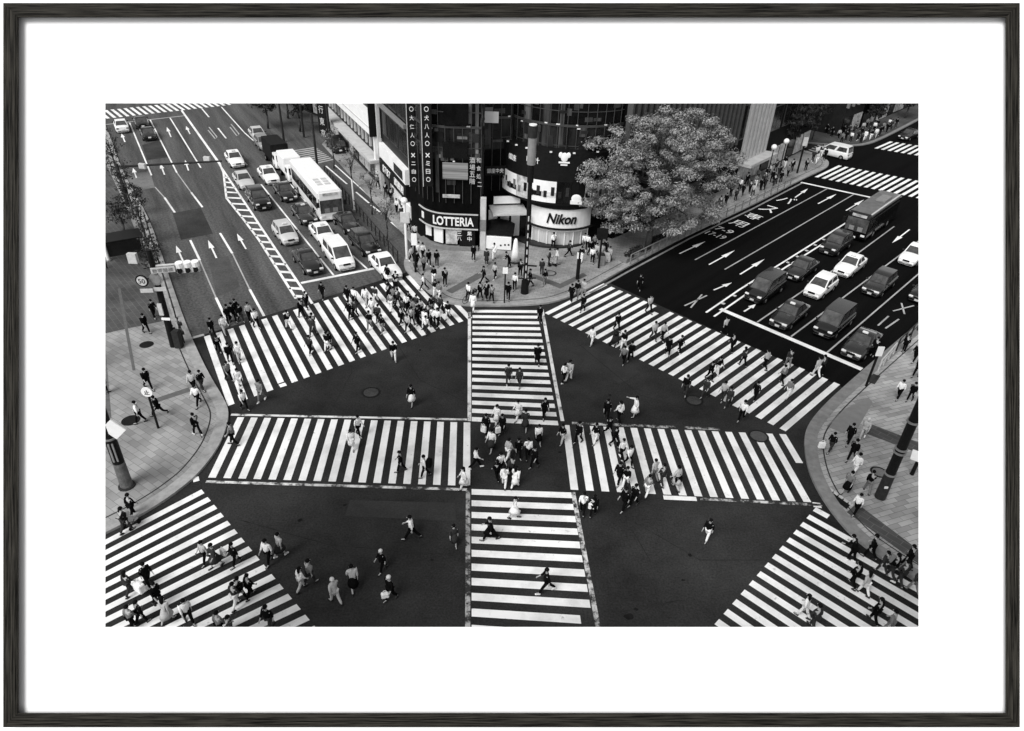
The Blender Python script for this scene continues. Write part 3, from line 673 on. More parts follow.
def car_meshes(kind):
    if kind in _cache: return _cache[kind]
    k = CAR_KINDS[kind]; L, W = k['L'] / 2, k['W'] / 2
    st = [(-L, .72, .45), (-L + .06, .88, k['deck'] - .1), (-L + .3, .97, k['deck'] - .01), (k['c'][0], 1, k['deck']), (k['c'][3], 1, k['belt'] + .02), (L - .75, .98, k['hood']), (L - .28, .92, k['hood'] - .08), (L - .06, .82, k['hood'] - .24), (L, .68, .46)]
    rings = []
    for x, wf, zt in st:
        w = W * wf; zb = .2 if abs(x) < L - .02 else .3
        pr = [(-w * .86, zb), (-w * .98, zb + .14), (-w, (zb + zt) / 2 + .04), (-w * .97, zt - .1), (-w * .84, zt - .01), (-w * .4, zt + .025), (0, zt + .035)]
        pr = pr + [(-y, z) for y, z in pr[-2::-1]]
        rings.append([Vector((x, y, z)) for y, z in pr])
    bm = bmesh.new(); loft(bm, rings)
    xa, xb, xc, xd = k['c']; wb, wr = W * .9, W * k['hw'] / .78 * .92; b0, rf = k['belt'] - .06, k['roof']
    def cab(x, w, z): return [Vector((x, s * w, z)) for s in (-1, 1)]
    mid = (xb + xc) / 2
    for a, b in (((xa, wb, b0), (xb, wr, rf - .03)), ((xb, wr, rf - .03), (mid, wr * 1.01, rf)), ((mid, wr * 1.01, rf), (xc, wr, rf - .04)), ((xc, wr, rf - .04), (xd, wb, b0))):
        pa, pb = cab(*a), cab(*b); quad(bm, [pa[0], pa[1], pb[1], pb[0]])
    for s in (-1, 1):
        quad(bm, [Vector((xa, s * wb, b0)), Vector((xd, s * wb, b0)), Vector((xc, s * wr, rf - .04)), Vector((xb, s * wr, rf - .03))])
        bm.faces.new([bm.verts.new(p) for p in (Vector((xb, s * wr, rf - .03)), Vector((mid, s * wr * 1.01, rf)), Vector((xc, s * wr, rf - .04)))])
    bmesh.ops.remove_doubles(bm, verts=bm.verts[:], dist=.001)
    bm.normal_update()
    M = {}
    me = mesh('body', bm, PAINT['white']); me.shade_smooth(); me.set_sharp_from_angle(angle=R(38)); M['body'] = me
    def pane(pts, out, m=M_GLASSC, name='window'):
        bm = bmesh.new(); c = sum(pts, Vector()) / len(pts); n = (pts[1] - pts[0]).cross(pts[2] - pts[0]).normalized()
        if n.dot(out) < 0: n = -n
        q = [c + (p - c) * .88 + n * .012 for p in pts]; quad(bm, q)
        return mesh(name, bm, m)
    M['windscreen'] = pane([Vector((xc, -wr, rf - .04)), Vector((xc, wr, rf - .04)), Vector((xd, wb, b0)), Vector((xd, -wb, b0))], Vector((1, 0, 1)), name='windscreen')
    M['rear_window'] = pane([Vector((xb, -wr, rf - .03)), Vector((xb, wr, rf - .03)), Vector((xa, wb, b0 + .04)), Vector((xa, -wb, b0 + .04))], Vector((-1, 0, 1)), name='rear_window')
    sw = []
    for s in (-1, 1):
        def pt(u, v):
            lo = Vector((xa + .12, s * wb, b0 + .08)).lerp(Vector((xd - .1, s * wb, b0 + .08)), u); hi = Vector((xb, s * wr, rf - .06)).lerp(Vector((xc, s * wr, rf - .06)), u)
            return lo.lerp(hi, v)
        for u0, u1 in ((.02, .48), (.52, .98)): sw.append(pane([pt(u0, .06), pt(u1, .06), pt(u1, .9), pt(u0, .9)], Vector((0, s, .3)), name='side_window'))
    M['side_window'] = sw
    r = .33 if kind == 'van' else .31
    bm = bmesh.new(); tube(bm, (0, -.1, 0), (0, .1, 0), r, r, 18); M['tyre'] = mesh('wheel', bm, M_RUB)
    bm = bmesh.new(); tube(bm, (0, -.105, 0), (0, .105, 0), r * .62, r * .5, 14); M['rim'] = mesh('rim', bm, M_GREY); M['r'] = r
    M['wheels'] = [(x, s * (W - .09)) for x in (L - .85, -L + .9) for s in (-1, 1)]
    z = k['hood'] - .24
    M['headlight'] = [(L - .14, s * W * .62, z) for s in (-1, 1)]; M['tail_light'] = [(-L + .05, s * W * .72, k['deck'] - .22) for s in (-1, 1)]
    bm = bmesh.new(); box(bm, (0, 0, 0), (.22, .36, .15)); M['hl'] = mesh('headlight', bm, M_LAMP, bevel=.03)
    bm = bmesh.new(); box(bm, (0, 0, 0), (.12, .3, .16)); M['tl'] = mesh('tail_light', bm, M_TAIL, bevel=.02)
    bm = bmesh.new(); box(bm, (L - .03, 0, z - .02), (.1, W * .72, .14)); M['grille'] = mesh('grille', bm, M_BLACK)
    bm = bmesh.new(); box(bm, (L + .005, 0, .42), (.03, .36, .17)); M['plate'] = mesh('number_plate', bm, M_LGREY)
    bm = bmesh.new(); box(bm, (-L - .005, 0, .55), (.03, .36, .17)); M['plate2'] = mesh('number_plate', bm, M_WHITE)
    bm = bmesh.new(); box(bm, (0, 0, 0), (.12, .2, .13)); M['mirror'] = mesh('mirror', bm, M_DARK, bevel=.02); M['mir'] = [(xd - .25, s * (W + .06), k['belt'] + .08) for s in (-1, 1)]
    bm = bmesh.new(); box(bm, (0, 0, rf + .09), (.18, .42, .16)); M['roof_lamp'] = mesh('roof_lamp', bm, M_LAMP, bevel=.03)
    bm = bmesh.new(); box(bm, (0, 0, .32), (2 * L + .06, W * 1.5, .14)); M['bumper'] = mesh('bumper', bm, M_DARK, bevel=.05)
    _cache[kind] = M
    return M

def heading(p, d):                         # a picture direction as a ground angle at p
    a, b = G(p[0], p[1]), G(p[0] + d[0], p[1] + d[1]); return math.atan2(b.y - a.y, b.x - a.x)

def car(kind, paint, px, d, label, group=None, roof_lamp=False, plate=True, name='car', cat='car', zmid=.65):
    M = car_meshes(kind); p = G(px[0], px[1], zmid)
    t = thing(name, label, cat, (p.x, p.y, .016), heading(px, d), group)
    obj('body', M['body'], t, PAINT[paint]); obj('windscreen', M['windscreen'], t); obj('rear_window', M['rear_window'], t)
    for s in M['side_window']: obj('side_window', s, t)
    for x, y in M['wheels']:
        w = obj('wheel', M['tyre'], t, loc=(x, y, M['r'])); obj('rim', M['rim'], w)
    for q in M['headlight']: obj('headlight', M['hl'], t, loc=q)
    for q in M['tail_light']: obj('tail_light', M['tl'], t, loc=q)
    for q in M['mir']: obj('mirror', M['mirror'], t, loc=q)
    obj('grille', M['grille'], t); obj('number_plate', M['plate'], t); obj('number_plate', M['plate2'], t); obj('bumper', M['bumper'], t)
    if roof_lamp: obj('roof_lamp', M['roof_lamp'], t)
    return t

def bigbox_vehicle(name, cat, label, px, d, L, W, H, paint, zmid, roof_m, glass_z=(1.3, 2.5), bus=True):
    p = G(px[0], px[1], zmid); t = thing(name, label, cat, (p.x, p.y, .016), heading(px, d)); l, w = L / 2, W / 2
    bm = bmesh.new(); box(bm, (0, 0, (H + .35) / 2), (L, W, H - .35)); obj('body', mesh('body', bm, paint, bevel=.14), t)
    bm = bmesh.new(); box(bm, (0, 0, H + .015), (L - .5, W - .4, .04)); obj('roof', mesh('roof', bm, roof_m, bevel=.015), t)
    for s in (-1, 1):
        n = 6
        for i in range(n):
            x0 = -l + .5 + i * (L - 1.1) / n
            bm = bmesh.new(); box(bm, (x0 + (L - 1.1) / n / 2, s * (w + .005), sum(glass_z) / 2), ((L - 1.1) / n * .93, .03, glass_z[1] - glass_z[0])); obj('side_window', mesh('side_window', bm, M_GLASSD), t)
    bm = bmesh.new(); box(bm, (l + .01, 0, 1.75), (.04, W * .9, 1.35)); wsn = obj('windscreen', mesh('windscreen', bm, M_GLASSC, bevel=.015), t)
    for s in (-.45, .4): bm = bmesh.new(); box(bm, (l + .035, s, 1.35), (.02, .5, .45)); obj('seat_reflection' if False else 'reflection_patch', mesh('reflection_patch', bm, M_GREY), wsn)  # grey patches on the glass painted in as reflections of seats
    bm = bmesh.new(); box(bm, (l + .02, 0, H - .28), (.05, W * .6, .26)); obj('destination_board', mesh('destination_board', bm, M_SHOP), t)
    bm = bmesh.new(); box(bm, (-l - .01, 0, 2.0), (.04, W * .8, .8)); obj('rear_window', mesh('rear_window', bm, M_GLASSD), t)
    for x in (l - 2.3, -l + 2.8):
        for s in (-1, 1):
            bm = bmesh.new(); tube(bm, (0, -.15, 0), (0, .15, 0), .48, .48, 18); wl = obj('wheel', mesh('wheel', bm, M_RUB), t, loc=(x, s * (w - .13), .48))
            bm = bmesh.new(); tube(bm, (0, -.155, 0), (0, .155, 0), .28, .25, 12); obj('rim', mesh('rim', bm, M_GREY), wl)
    for s in (-1, 1):
        bm = bmesh.new(); box(bm, (0, 0, 0), (.08, .4, .2)); obj('headlight', mesh('headlight', bm, M_LAMP, bevel=.02), t, loc=(l + .02, s * w * .7, .75))
        bm = bmesh.new(); box(bm, (0, 0, 0), (.15, .28, .5)); tube(bm, (0, 0, .1), (-.25, -s * .2, .5), .03, .03, 6); obj('mirror', mesh('mirror', bm, M_BLACK), t, loc=(l + .25, s * (w + .12), 2.1))
    bm = bmesh.new(); box(bm, (l + .02, 0, .45), (.05, .4, .18)); obj('number_plate', mesh('number_plate', bm, M_WHITE), t)
    bm = bmesh.new(); box(bm, (l - .1, 0, .5), (.25, W * .98, .3)); obj('bumper', mesh('bumper', bm, paint, bevel=.05), t)
    return t, l, w

def dirof(a, b): return (b[0] - a[0], b[1] - a[1])
DA, DA2 = (52, 84), (62, 78)               # down the left road towards the viewer
GL_ = 'cars waiting on the left road'
for k, c, p, d, lab, lamp in (
    ('taxi', 'white', (234.5, 158.5), (41, 55), 'white car beside the top of the hatched gore, farthest up its lane', 1),
    ('sedan', 'pale', (243.5, 179.5), (43, 56), 'pale car directly behind the dark one beside the hatched gore', 0),
    ('suv', 'black', (258.5, 199), (45, 58), 'black car beside the middle of the hatched gore, behind the gap', 0),
    ('hatch', 'pale', (285.5, 233), (46, 58), 'pale hatchback right behind the black car at the stop line', 1),
    ('sedan', 'black', (307.5, 260), (46, 56), 'black car first at the left road stop line beside the gore', 0),
    ('taxi', 'white', (268.5, 174.5), (60, 68), 'white car in the middle lane left of the big bus, farthest back', 1),
    ('sedan', 'black', (285, 191), (60, 68), 'black car in the middle lane beside the bus, behind another dark car', 0),
    ('sedan', 'grey', (304, 213), (62, 70), 'dark car in the middle lane level with the front of the white bus', 1),
    ('taxi', 'white', (323, 233.5), (60, 70), 'white car right behind the white van in the middle lane', 1),
    ('sedan', 'black', (347, 222), (52, 50), 'black car just ahead of the white bus', 0),
    ('taxi', 'white', (385, 265), (60, 62), 'white car standing past the stop line beside the kerb', 0),
    ('hatch', 'silver', (263, 142.5), (50, 54), 'small light car just behind the black canopied truck', 0),
    ('sedan', 'pale', (257.5, 133.5), (50, 54), 'small light car farthest up the lane behind the black truck', 0),
):
    car(k, c, p, d, lab, GL_, bool(lamp))
car('wagon', 'black', (365, 243), (55, 54), 'black estate car with white bonnet following the black car in the kerb lane', GL_)
t = car('van', 'white', (338.5, 253), (60, 72), 'white van first at the stop line in the middle lane', GL_, name='van', cat='van', zmid=.9)
car('taxi', 'white', (121, 125), (-10, -26), 'white car seen from behind at the far left stop line', 'cars leaving on the left road')
car('sedan', 'black', (141, 121.5), (-12, -26), 'dark car at the far left stop line, ahead of another dark one', 'cars leaving on the left road')
car('sedan', 'black', (147.5, 132.5), (-13, -27), 'dark car second in its lane near the far left stop line', 'cars leaving on the left road')
# white bonnet of the estate car
GR_ = 'cars waiting on the right road'
for k, c, p, d, lab, lamp in (
    ('van', 'black', (765.5, 286.5), (-62, 42), 'black people carrier first at the stop line beside the double line', 0),
    ('taxi', 'grey', (801.5, 268), (-62, 43), 'dark car second in the lane beside the double line', 0),
    ('suv', 'grey', (836, 244), (-62, 43), 'grey car just ahead of the dark bus', 0),
    ('hatch', 'white', (820.5, 286), (-60, 46), 'white car with rounded roof behind the dark saloon', 0),
    ('taxi', 'white', (850.5, 264.5), (-60, 46), 'white saloon farther back, with a roof rack behind its roof', 1),
    ('taxi', 'grey', (790, 313.5), (-60, 47), 'dark saloon second from the double line at the right stop line', 1),
    ('wagon', 'grey', (879.5, 283), (-58, 49), 'dark car behind the large dark van', 0),
    ('taxi', 'white', (914, 254), (-57, 48), 'white car cut by the right edge of the picture', 0),
    ('sedan', 'black', (926, 290), (-56, 52), 'black car almost wholly cut off by the right edge of the picture', 0),
    ('sedan', 'grey', (862, 342.5), (-56, 54), 'dark car nearest the kerb at the right stop line', 1),
):
    car(k, c, p, d, lab, GR_, bool(lamp), zmid=.85 if k == 'van' else .65)
car('van', 'black', (835, 318.5), (-58, 49), 'large dark van between two dark cars at the right stop line', GR_, name='van', cat='van', zmid=.95)
car('van', 'white', (834, 151.5), (-50, -12), 'white hatchback turning into the side street, far right', None, zmid=.7)
car('sedan', 'grey', (909, 134.5), (-60, 22), 'dark car with bright lamps beyond the farthest crosswalk', None)
# bus, coach, trucks
t, l, w = bigbox_vehicle('coach', 'bus', 'big white coach with bright flat roof on the left road', (315.5, 186.5), (61, 72), 12, 2.5, 3.3, PAINT['white'], 1.9, M_WHITE)
bm = bmesh.new()
for i in range(3):
    for j in range(2): box(bm, (2.2 + i * .8, -.4 + j * .8, 3.36), (.5, .55, .05))
o = obj('roof_hatch', mesh('roof_hatch', bm, M_LGREY), t); o['kind'] = 'stuff'
t, l, w = bigbox_vehicle('bus', 'bus', 'long dark bus with glossy roof at the right road stop line', (873, 214), (-60, 42), 9.5, 2.4, 3.0, PAINT['black'], 1.7, mat('bus_roof', .09, .3, .5, 1.2, spec=.5))
bm = bmesh.new(); box(bm, (-1.5, .2, 3.1), (2.4, 1.0, .2)); obj('roof_unit', mesh('roof_unit', bm, M_GREY, bevel=.04), t)
bm = bmesh.new(); box(bm, (0, 1.02, 3.04), (9, .16, .06)); obj('roof_edge', mesh('roof_edge', bm, M_LGREY), t)
def truck(label, px, d, L, W, H, cab_m, box_m, zmid, name='truck', cat='truck'):
    p = G(px[0], px[1], zmid); t = thing(name, label, cat, (p.x, p.y, .016), heading(px, d)); l = L / 2
    bm = bmesh.new(); box(bm, (-.75, 0, (H + .7) / 2 + .1), (L - 1.7, W, H - .7)); obj('cargo_box', mesh('cargo_box', bm, box_m, bevel=.06), t)
    bm = bmesh.new(); loft(bm, [[Vector((x, s, z)) for s, z in ((-w, .45), (-w, h * .6), (-w * .92, h), (w * .92, h), (w, h * .6), (w, .45))] for x, w, h in ((l - 1.5, W / 2, 2.0), (l - .5, W / 2, 2.05), (l - .06, W / 2 * .97, 1.2), (l, W / 2 * .95, 1.0))]); obj('cab', mesh('cab', bm, cab_m), t)
    bm = bmesh.new(); quad(bm, [(l - .46, -W * .4, 1.96), (l - .46, W * .4, 1.96), (l - .03, W * .42, 1.22), (l - .03, -W * .42, 1.22)]); obj('windscreen', mesh('windscreen', bm, M_GLASSD), t)
    bm = bmesh.new(); box(bm, (0, 0, .5), (L - .3, W * .8, .2)); obj('chassis', mesh('chassis', bm, M_BLACK), t)
    for s in (-1, 1):
        bm = bmesh.new(); box(bm, (l - .9, s * (W / 2 + .005), 1.55), (.7, .03, .5)); obj('side_window', mesh('side_window', bm, M_GLASSD), t)
        bm = bmesh.new(); box(bm, (0, 0, 0), (.06, .3, .16)); obj('headlight', mesh('headlight', bm, M_LAMP), t, loc=(l + .01, s * W * .36, .8))
        for x in (l - .9, -l + 1.1):
            bm = bmesh.new(); tube(bm, (0, -.12, 0), (0, .12, 0), .38, .38, 16); wl = obj('wheel', mesh('wheel', bm, M_RUB), t, loc=(x, s * (W / 2 - .12), .38))
            bm = bmesh.new(); tube(bm, (0, -.125, 0), (0, .125, 0), .2, .2, 10); obj('rim', mesh('rim', bm, M_GREY), wl)
    return t
truck('black canopied truck between the small light cars and the coach', (277, 152), (52, 50), 6.2, 2.1, 2.7, PAINT['white'], M_BLACK, 1.5)
truck('white truck half hidden behind the rear of the white coach', (291, 165.5), (58, 66), 5.2, 2.0, 2.6, PAINT['white'], M_WHITE, 1.5)
truck('white delivery truck parked beside the 8787 building', (406, 196), (-35, -35), 5.0, 1.9, 2.4, PAINT['white'], M_WHITE, 1.3)
truck('white delivery truck nearest the burger corner on the side lane', (412, 209), (-35, -38), 4.4, 1.8, 2.2, PAINT['white'], M_WHITE, 1.2)
car('van', 'black', (336, 143), (-20, -22), 'black van under the hanging vertical sign, up the side street', None, name='van', cat='van', zmid=.9)
# ------------------------------------------------------------------ trees
def leaf_mat(name, v, tr=.25):
    m = mat(name, v, .6, spec=.15); nt = m.node_tree; b = nt.nodes['Principled BSDF']
    g = nt.nodes.new('ShaderNodeNewGeometry'); mr = nt.nodes.new('ShaderNodeMapRange')
    mr.inputs['To Min'].default_value = v * .45; mr.inputs['To Max'].default_value = v * 1.55
    nt.links.new(g.outputs['Random Per Island'], mr.inputs['Value']); nt.links.new(mr.outputs[0], b.inputs['Base Color'])
    return m
def leaves(clumps, per, size, seed, flat_=.55, squash=.8, up=.6):
    rnd = random.Random(seed); vs, fs = [], []
    for c, r in clumps:
        for _ in range(per):
            d = Vector((rnd.gauss(0, 1), rnd.gauss(0, 1), rnd.gauss(0, .8))).normalized() * r * rnd.random() ** .45
            p = c + Vector((d.x, d.y, d.z * squash))
            n = (d.normalized() * 1.5 + Vector((rnd.gauss(0, .45), rnd.gauss(0, .45), flat_ * up + rnd.gauss(0, .45)))).normalized()
            a = n.orthogonal().normalized(); a.rotate(Matrix.Rotation(rnd.random() * 6.28, 3, n)); b = n.cross(a)
            s = size * (.6 + .8 * rnd.random()); i = len(vs)
            vs += [p - a * s, p + b * s * .45, p + a * s, p - b * s * .45]; fs.append((i, i + 1, i + 2, i + 3))
    return vs, fs
def tree(label, base, h, crown, nclump, per, leaf, m, seed, group=None, trunk_r=.2, name='tree', shell=.5, clump_r=(.5, .95), limbs=9):
    """crown = list of (offset centre, radii)"""
    rnd = random.Random(seed); p = G(*base, .13)
    t = thing(name, label, 'tree', (p.x, p.y, .1), 0, group)
    bm = bmesh.new(); c0, r0 = Vector(crown[0][0]), crown[0][1]
    k = [Vector((0, 0, 0)), Vector((.1, .05, h * .25)), Vector((c0.x * .4, c0.y * .4, h * .45)), Vector((c0.x, c0.y, h * .72))]
    for i in range(3): tube(bm, k[i], k[i + 1], trunk_r * (1 - .22 * i), trunk_r * (1 - .22 * (i + 1)), 10)
    for i in range(limbs):
        c, r = crown[i % len(crown)]; c = Vector(c)
        a = 2 * math.pi * rnd.random(); e = c + Vector((math.cos(a) * r[0] * .75, math.sin(a) * r[1] * .75, r[2] * rnd.uniform(-.3, .6)))
        s = k[1].lerp(k[3], .25 + .6 * rnd.random()); m1 = s.lerp(e, .5) + Vector((0, 0, .3))
        tube(bm, s, m1, trunk_r * .42, trunk_r * .26, 6); tube(bm, m1, e, trunk_r * .26, trunk_r * .08, 6)
        for _ in range(2):
            e2 = e + Vector((rnd.gauss(0, 1), rnd.gauss(0, 1), rnd.gauss(.4, .6))) * r[0] * .25; tube(bm, m1.lerp(e, .6), e2, trunk_r * .12, trunk_r * .04, 5)
    obj('trunk', mesh('trunk', bm, mat('bark', .06, .9, .4, 5, bump=.4, spec=.05), True), t)
    cl = []
    for i in range(nclump):
        c, r = crown[rnd.choices(range(len(crown)), [(q[1][0] * q[1][1] * q[1][2]) ** .7 for q in crown])[0]]
        d = Vector((rnd.gauss(0, 1), rnd.gauss(0, 1), rnd.gauss(0, 1))).normalized() * (shell + (1 - shell) * rnd.random() ** .6)
        cl.append((Vector(c) + Vector((d.x * r[0], d.y * r[1], d.z * r[2])), rnd.uniform(*clump_r)))
    vs, fs = leaves(cl, per, leaf, seed, squash=.62 if per > 100 else .8, up=1.9 if per > 100 else .6)
    me = bpy.data.meshes.new('crown'); me.from_pydata(vs, [], fs); me.materials.append(m)
    o = obj('crown', me, t)
    return t
M_LEAF = leaf_mat('pale_leaves', .23); M_LEAFD = leaf_mat('dark_leaves', .03); M_LEAFG = leaf_mat('grey_leaves', .16)
tree('huge bright leafy street tree beside the camera shop', (647, 250.5), 12.4, [((0, .3, 8.2), (4.6, 4.2, 4.4)), ((-3.6, .2, 7.2), (3.3, 3.2, 3.5)), ((-5.1, -.2, 6.6), (2.2, 2.4, 2.6)), ((-3.4, -.4, 4.4), (2.2, 2.2, 2.2)), ((-3.2, .2, 10.0), (2.2, 2.2, 2.2)), ((3.4, 1.6, 7.4), (3.5, 3.0, 3.4)), ((5.4, 2.4, 6.2), (2.3, 2.4, 2.6)), ((.4, -.9, 4.7), (3.6, 2.8, 2.6)), ((3.6, .4, 4.2), (2.5, 2.0, 2.0)), ((-2.0, .5, 10.3), (2.6, 2.4, 2.2)), ((2.4, .8, 10.8), (2.8, 2.6, 2.3)), ((-5.9, 0, 7.4), (1.2, 1.2, 1.1)), ((-5.2, .2, 9.4), (1.4, 1.3, 1.2)), ((-.2, .4, 12.2), (1.7, 1.5, 1.1)), ((4.6, 1.2, 10.2), (1.8, 1.6, 1.5)), ((6.9, 2.4, 7.8), (1.5, 1.5, 1.4)), ((2.0, -1.2, 2.9), (1.7, 1.3, 1.0)), ((-1.6, -1.0, 3.2), (1.4, 1.2, 1.0)), ((1.0, -3.0, 7.6), (1.8, 1.2, 1.6)), ((-3.2, -2.2, 6.4), (1.6, 1.1, 1.4))], 330, 230, .11, M_LEAF, 3, None, .34, shell=.9, clump_r=(.45, 1.1), limbs=30)
tg = 'small trees on the separator of the left road'
for i, (b, h, r, lab) in enumerate((((352, 190), 5.2, 1.2, 'thin sparse tree behind the front of the white coach'), ((372, 214), 5.0, 1.3, 'thin sparse tree between the coach and the 8787 building'), ((387, 240), 4.6, 1.1, 'thin sparse tree near the kerb, right of the dark estate car'), ((334, 168), 5.0, 1.1, 'thin sparse tree beside the small grey side crosswalk'))):
    tree(lab, b, h, [((0, 0, h * .72), (r, r, h * .32))], 26, 9, .11, M_LEAFG, 20 + i, tg, .09, name='small_tree', shell=.2, clump_r=(.25, .5), limbs=8)
tg = 'dark trees along the left kerb'
for i, (b, h, r, lab) in enumerate((((146, 243), 5.5, 1.7, 'scraggly dark tree on left kerb just above the road signs'), ((133, 215), 5.5, 1.7, 'scraggly dark tree on left kerb level with the pale concrete patch'), ((157, 282), 4.2, 1.2, 'low dark shrub tree against the sign mast'), ((118, 178), 6, 1.8, 'dark tree at left edge beside the signal gantry'), ((124, 232), 3.4, 1.5, 'dark bushy tree at the left edge behind the black shelter'))):
    tree(lab, b, h, [((0, 0, h * .62), (r * .7, r * .7, h * .42))], 40, 16, .12, M_LEAFD, 40 + i, tg, .12, name='tree', shell=.25, clump_r=(.3, .6), limbs=9)
tg = 'dark trees up the far streets'
for i, (b, h, r, lab) in enumerate((((268, 128), 7, 2.2, 'dark tree beyond the black truck at the top of the left road'), ((300, 131), 7, 2.0, 'dark tree left of the hanging vertical sign'), ((288, 118), 7, 2.4, 'dark tree at the top edge above the side street'), ((783, 158), 9, 3.0, 'dark tree on the pavement before the black building, far right'), ((797, 150), 9, 3.2, 'dark tree at the corner of the far side street'), ((905, 118), 6, 2.2, 'dark tree at the far right kerb'), ((872, 127), 5, 1.6, 'small dark tree behind the far right crowd'))):
    tree(lab, b, h, [((0, 0, h * .66), (r, r, h * .34))], 80, 26, .2, M_LEAFD, 60 + i, tg, .16, shell=.3, clump_r=(.4, .8), limbs=8)
for i, (b, lab) in enumerate((((640, 262), 'low dark hedge box nearest the crossing under the big tree'), ((664, 249), 'low dark hedge box in the middle of the right road kerb'), ((690, 236), 'low dark hedge box at the end of the big tree crown'), ((714, 224), 'low dark hedge box beyond the big tree'))):
    p = G(*b); t = thing('hedge', lab, 'hedge', (p.x - .6, p.y + .7, .13), heading(b, (92, -46)), 'hedge boxes along the right road kerb')
    rnd = random.Random(90 + i); cl = [(Vector((rnd.uniform(-1.4, 1.4), rnd.uniform(-.3, .3), rnd.uniform(.45, .8))), .32) for _ in range(26)]
    vs, fs = leaves(cl, 30, .11, 90 + i); me = bpy.data.meshes.new('foliage'); me.from_pydata(vs, [], fs); me.materials.append(M_LEAFD); obj('foliage', me, t)
    bm = bmesh.new(); box(bm, (0, 0, .22), (3.4, .8, .44)); obj('planter', mesh('planter', bm, M_GREY, bevel=.03), t)

# ------------------------------------------------------------------ street furniture
def pole_thing(name, label, cat, base, group=None):
    p = G(*base, .13); return thing(name, label, cat, (p.x, p.y, .13), 0, group), p
def at(p, px, z): q = G(px[0], px[1], z + .13); return Vector((q.x - p.x, q.y - p.y, z))
def tubes(name, t, m, segs, n=10):
    bm = bmesh.new()
    for s in segs: tube(bm, *s, n=n)
    return obj(name, mesh(name, bm, m), t)
# thick posts either side of the crossing
t, p = pole_thing('lamp_post', 'thick black banded lamp post rising from the right pavement', 'lamp post', (880, 497))
tubes('post', t, M_BLACK, [((0, 0, 1.7), (0, 0, 14), .27, .22)], 16); tubes('base', t, M_DARK, [((0, 0, 0), (0, 0, 1.75), .31, .29)], 16)
for z in (1.75, 3.3, 3.55, 5.4): tubes('collar', t, M_GREY, [((0, 0, z), (0, 0, z + .1), .33, .33)], 16)
bm = bmesh.new(); box(bm, (-.1, -.3, 1.0), (.2, .04, .14)); obj('number_plate', mesh('number_plate', bm, M_WHITE), t)
bm = bmesh.new(); tube(bm, (0, 0, 13.6), (-2.2, -.6, 14.6), .1, .07); ellipsoid(bm, (-2.5, -.7, 14.6), (.6, .3, .14)); obj('lamp_arm', mesh('lamp_arm', bm, M_BLACK), t)
t, p = pole_thing('lamp_post', 'thick grey based lamp post on the left pavement edge', 'lamp post', (127, 486))
tubes('base', t, mat('weathered_steel', .11, .6, .5, 3, spec=.2), [((0, 0, 0), (0, 0, 1.75), .33, .3)], 16); tubes('post', t, M_BLACK, [((0, 0, 1.7), (0, 0, 14), .3, .24)], 16)
bm = bmesh.new(); box(bm, (0, -.32, 2.6), (.1, .05, 1.2)); obj('panel', mesh('panel', bm, M_GREY), t); bm = bmesh.new(); box(bm, (.18, -.26, 2.6), (.08, .05, 1.2)); obj('panel', mesh('panel', bm, M_GREY), t)
tubes('collar', t, M_DARK, [((0, 0, 0), (0, 0, .1), .45, .42)], 16); tubes('collar', t, M_GREY, [((0, 0, 3.4), (0, 0, 3.5), .34, .34)], 16)
bm = bmesh.new(); box(bm, (0, 0, 0), (.9, .06, .9)); o = obj('sign', mesh('sign', bm, M_WHITE), t, loc=(.5, -.2, 4.15)); o.rotation_euler = (0, R(45), 0)
bm = bmesh.new(); ellipsoid(bm, (-.2, -.38, 3.0), (.12, .1, .14)); obj('lamp', mesh('lamp', bm, M_LAMP), t)
# slim signpost with a white oval board
t, p = pole_thing('signpost', 'thin black signpost with white board on the left pavement', 'signpost', (158.4, 428))
tubes('post', t, M_BLACK, [((0, 0, 0), (0, 0, 2.7), .07, .07)]); bm = bmesh.new(); tube(bm, (0, -.1, 2.75), (0, -.04, 2.75), .33, .33, 18); o = obj('board', mesh('board', bm, M_WHITE), t)
put_text('止', M_DARK, (0, -.115, 2.75), (1, 0, 0), (0, 0, 1), .3, .32, t, 'lettering', .01)
# sign mast with the signal arm
t, p = pole_thing('traffic_signal', 'black signal mast with long arm and three lamp head over the left road', 'traffic signal', (174, 346))
zt = zat(p, 268); tubes('mast', t, M_BLACK, [((0, 0, 0), (0, 0, zt + 1.2), .26, .17)], 14)
e = at(p, (197, 262.5), zt); h0 = at(p, (188, 264.5), zt)
tubes('arm', t, M_LGREY, [((0, 0, zt), e, .09, .07)])
d = (e - Vector((0, 0, zt))).normalized(); ra = math.atan2(d.y, d.x)
bm = bmesh.new(); box(bm, (h0.x, h0.y - .1, zt - .3), (1.5, .3, .45), ra); hd = obj('signal_head', mesh('signal_head', bm, M_LGREY, bevel=.05), t)
for k in (-.5, 0, .5):
    bm = bmesh.new(); c = Vector((h0.x, h0.y, zt - .3)) + d * k; tube(bm, c + Vector((0, -.3, 0)), c + Vector((0, -.22, 0)), .2, .2, 14); obj('lamp', mesh('lamp', bm, M_BLACK), hd)
    bm = bmesh.new(); tube(bm, c + Vector((0, -.1, .55)), c + Vector((0, -.06, .2)), .26, .26, 10); obj('visor', mesh('visor', bm, M_WHITE), hd)
h1 = at(p, (163.5, 268.5), zt); bm = bmesh.new(); box(bm, (h1.x, h1.y - .12, zt - .05), (1.5, .08, .4), ra); obj('name_plate', mesh('name_plate', bm, M_LGREY, bevel=.01), t)
put_text('数寄屋橋', M_GREY, (h1.x, h1.y - .17, zt - .05), (math.cos(ra), math.sin(ra), 0), (0, 0, 1), 1.3, .28, t, 'lettering', .01)
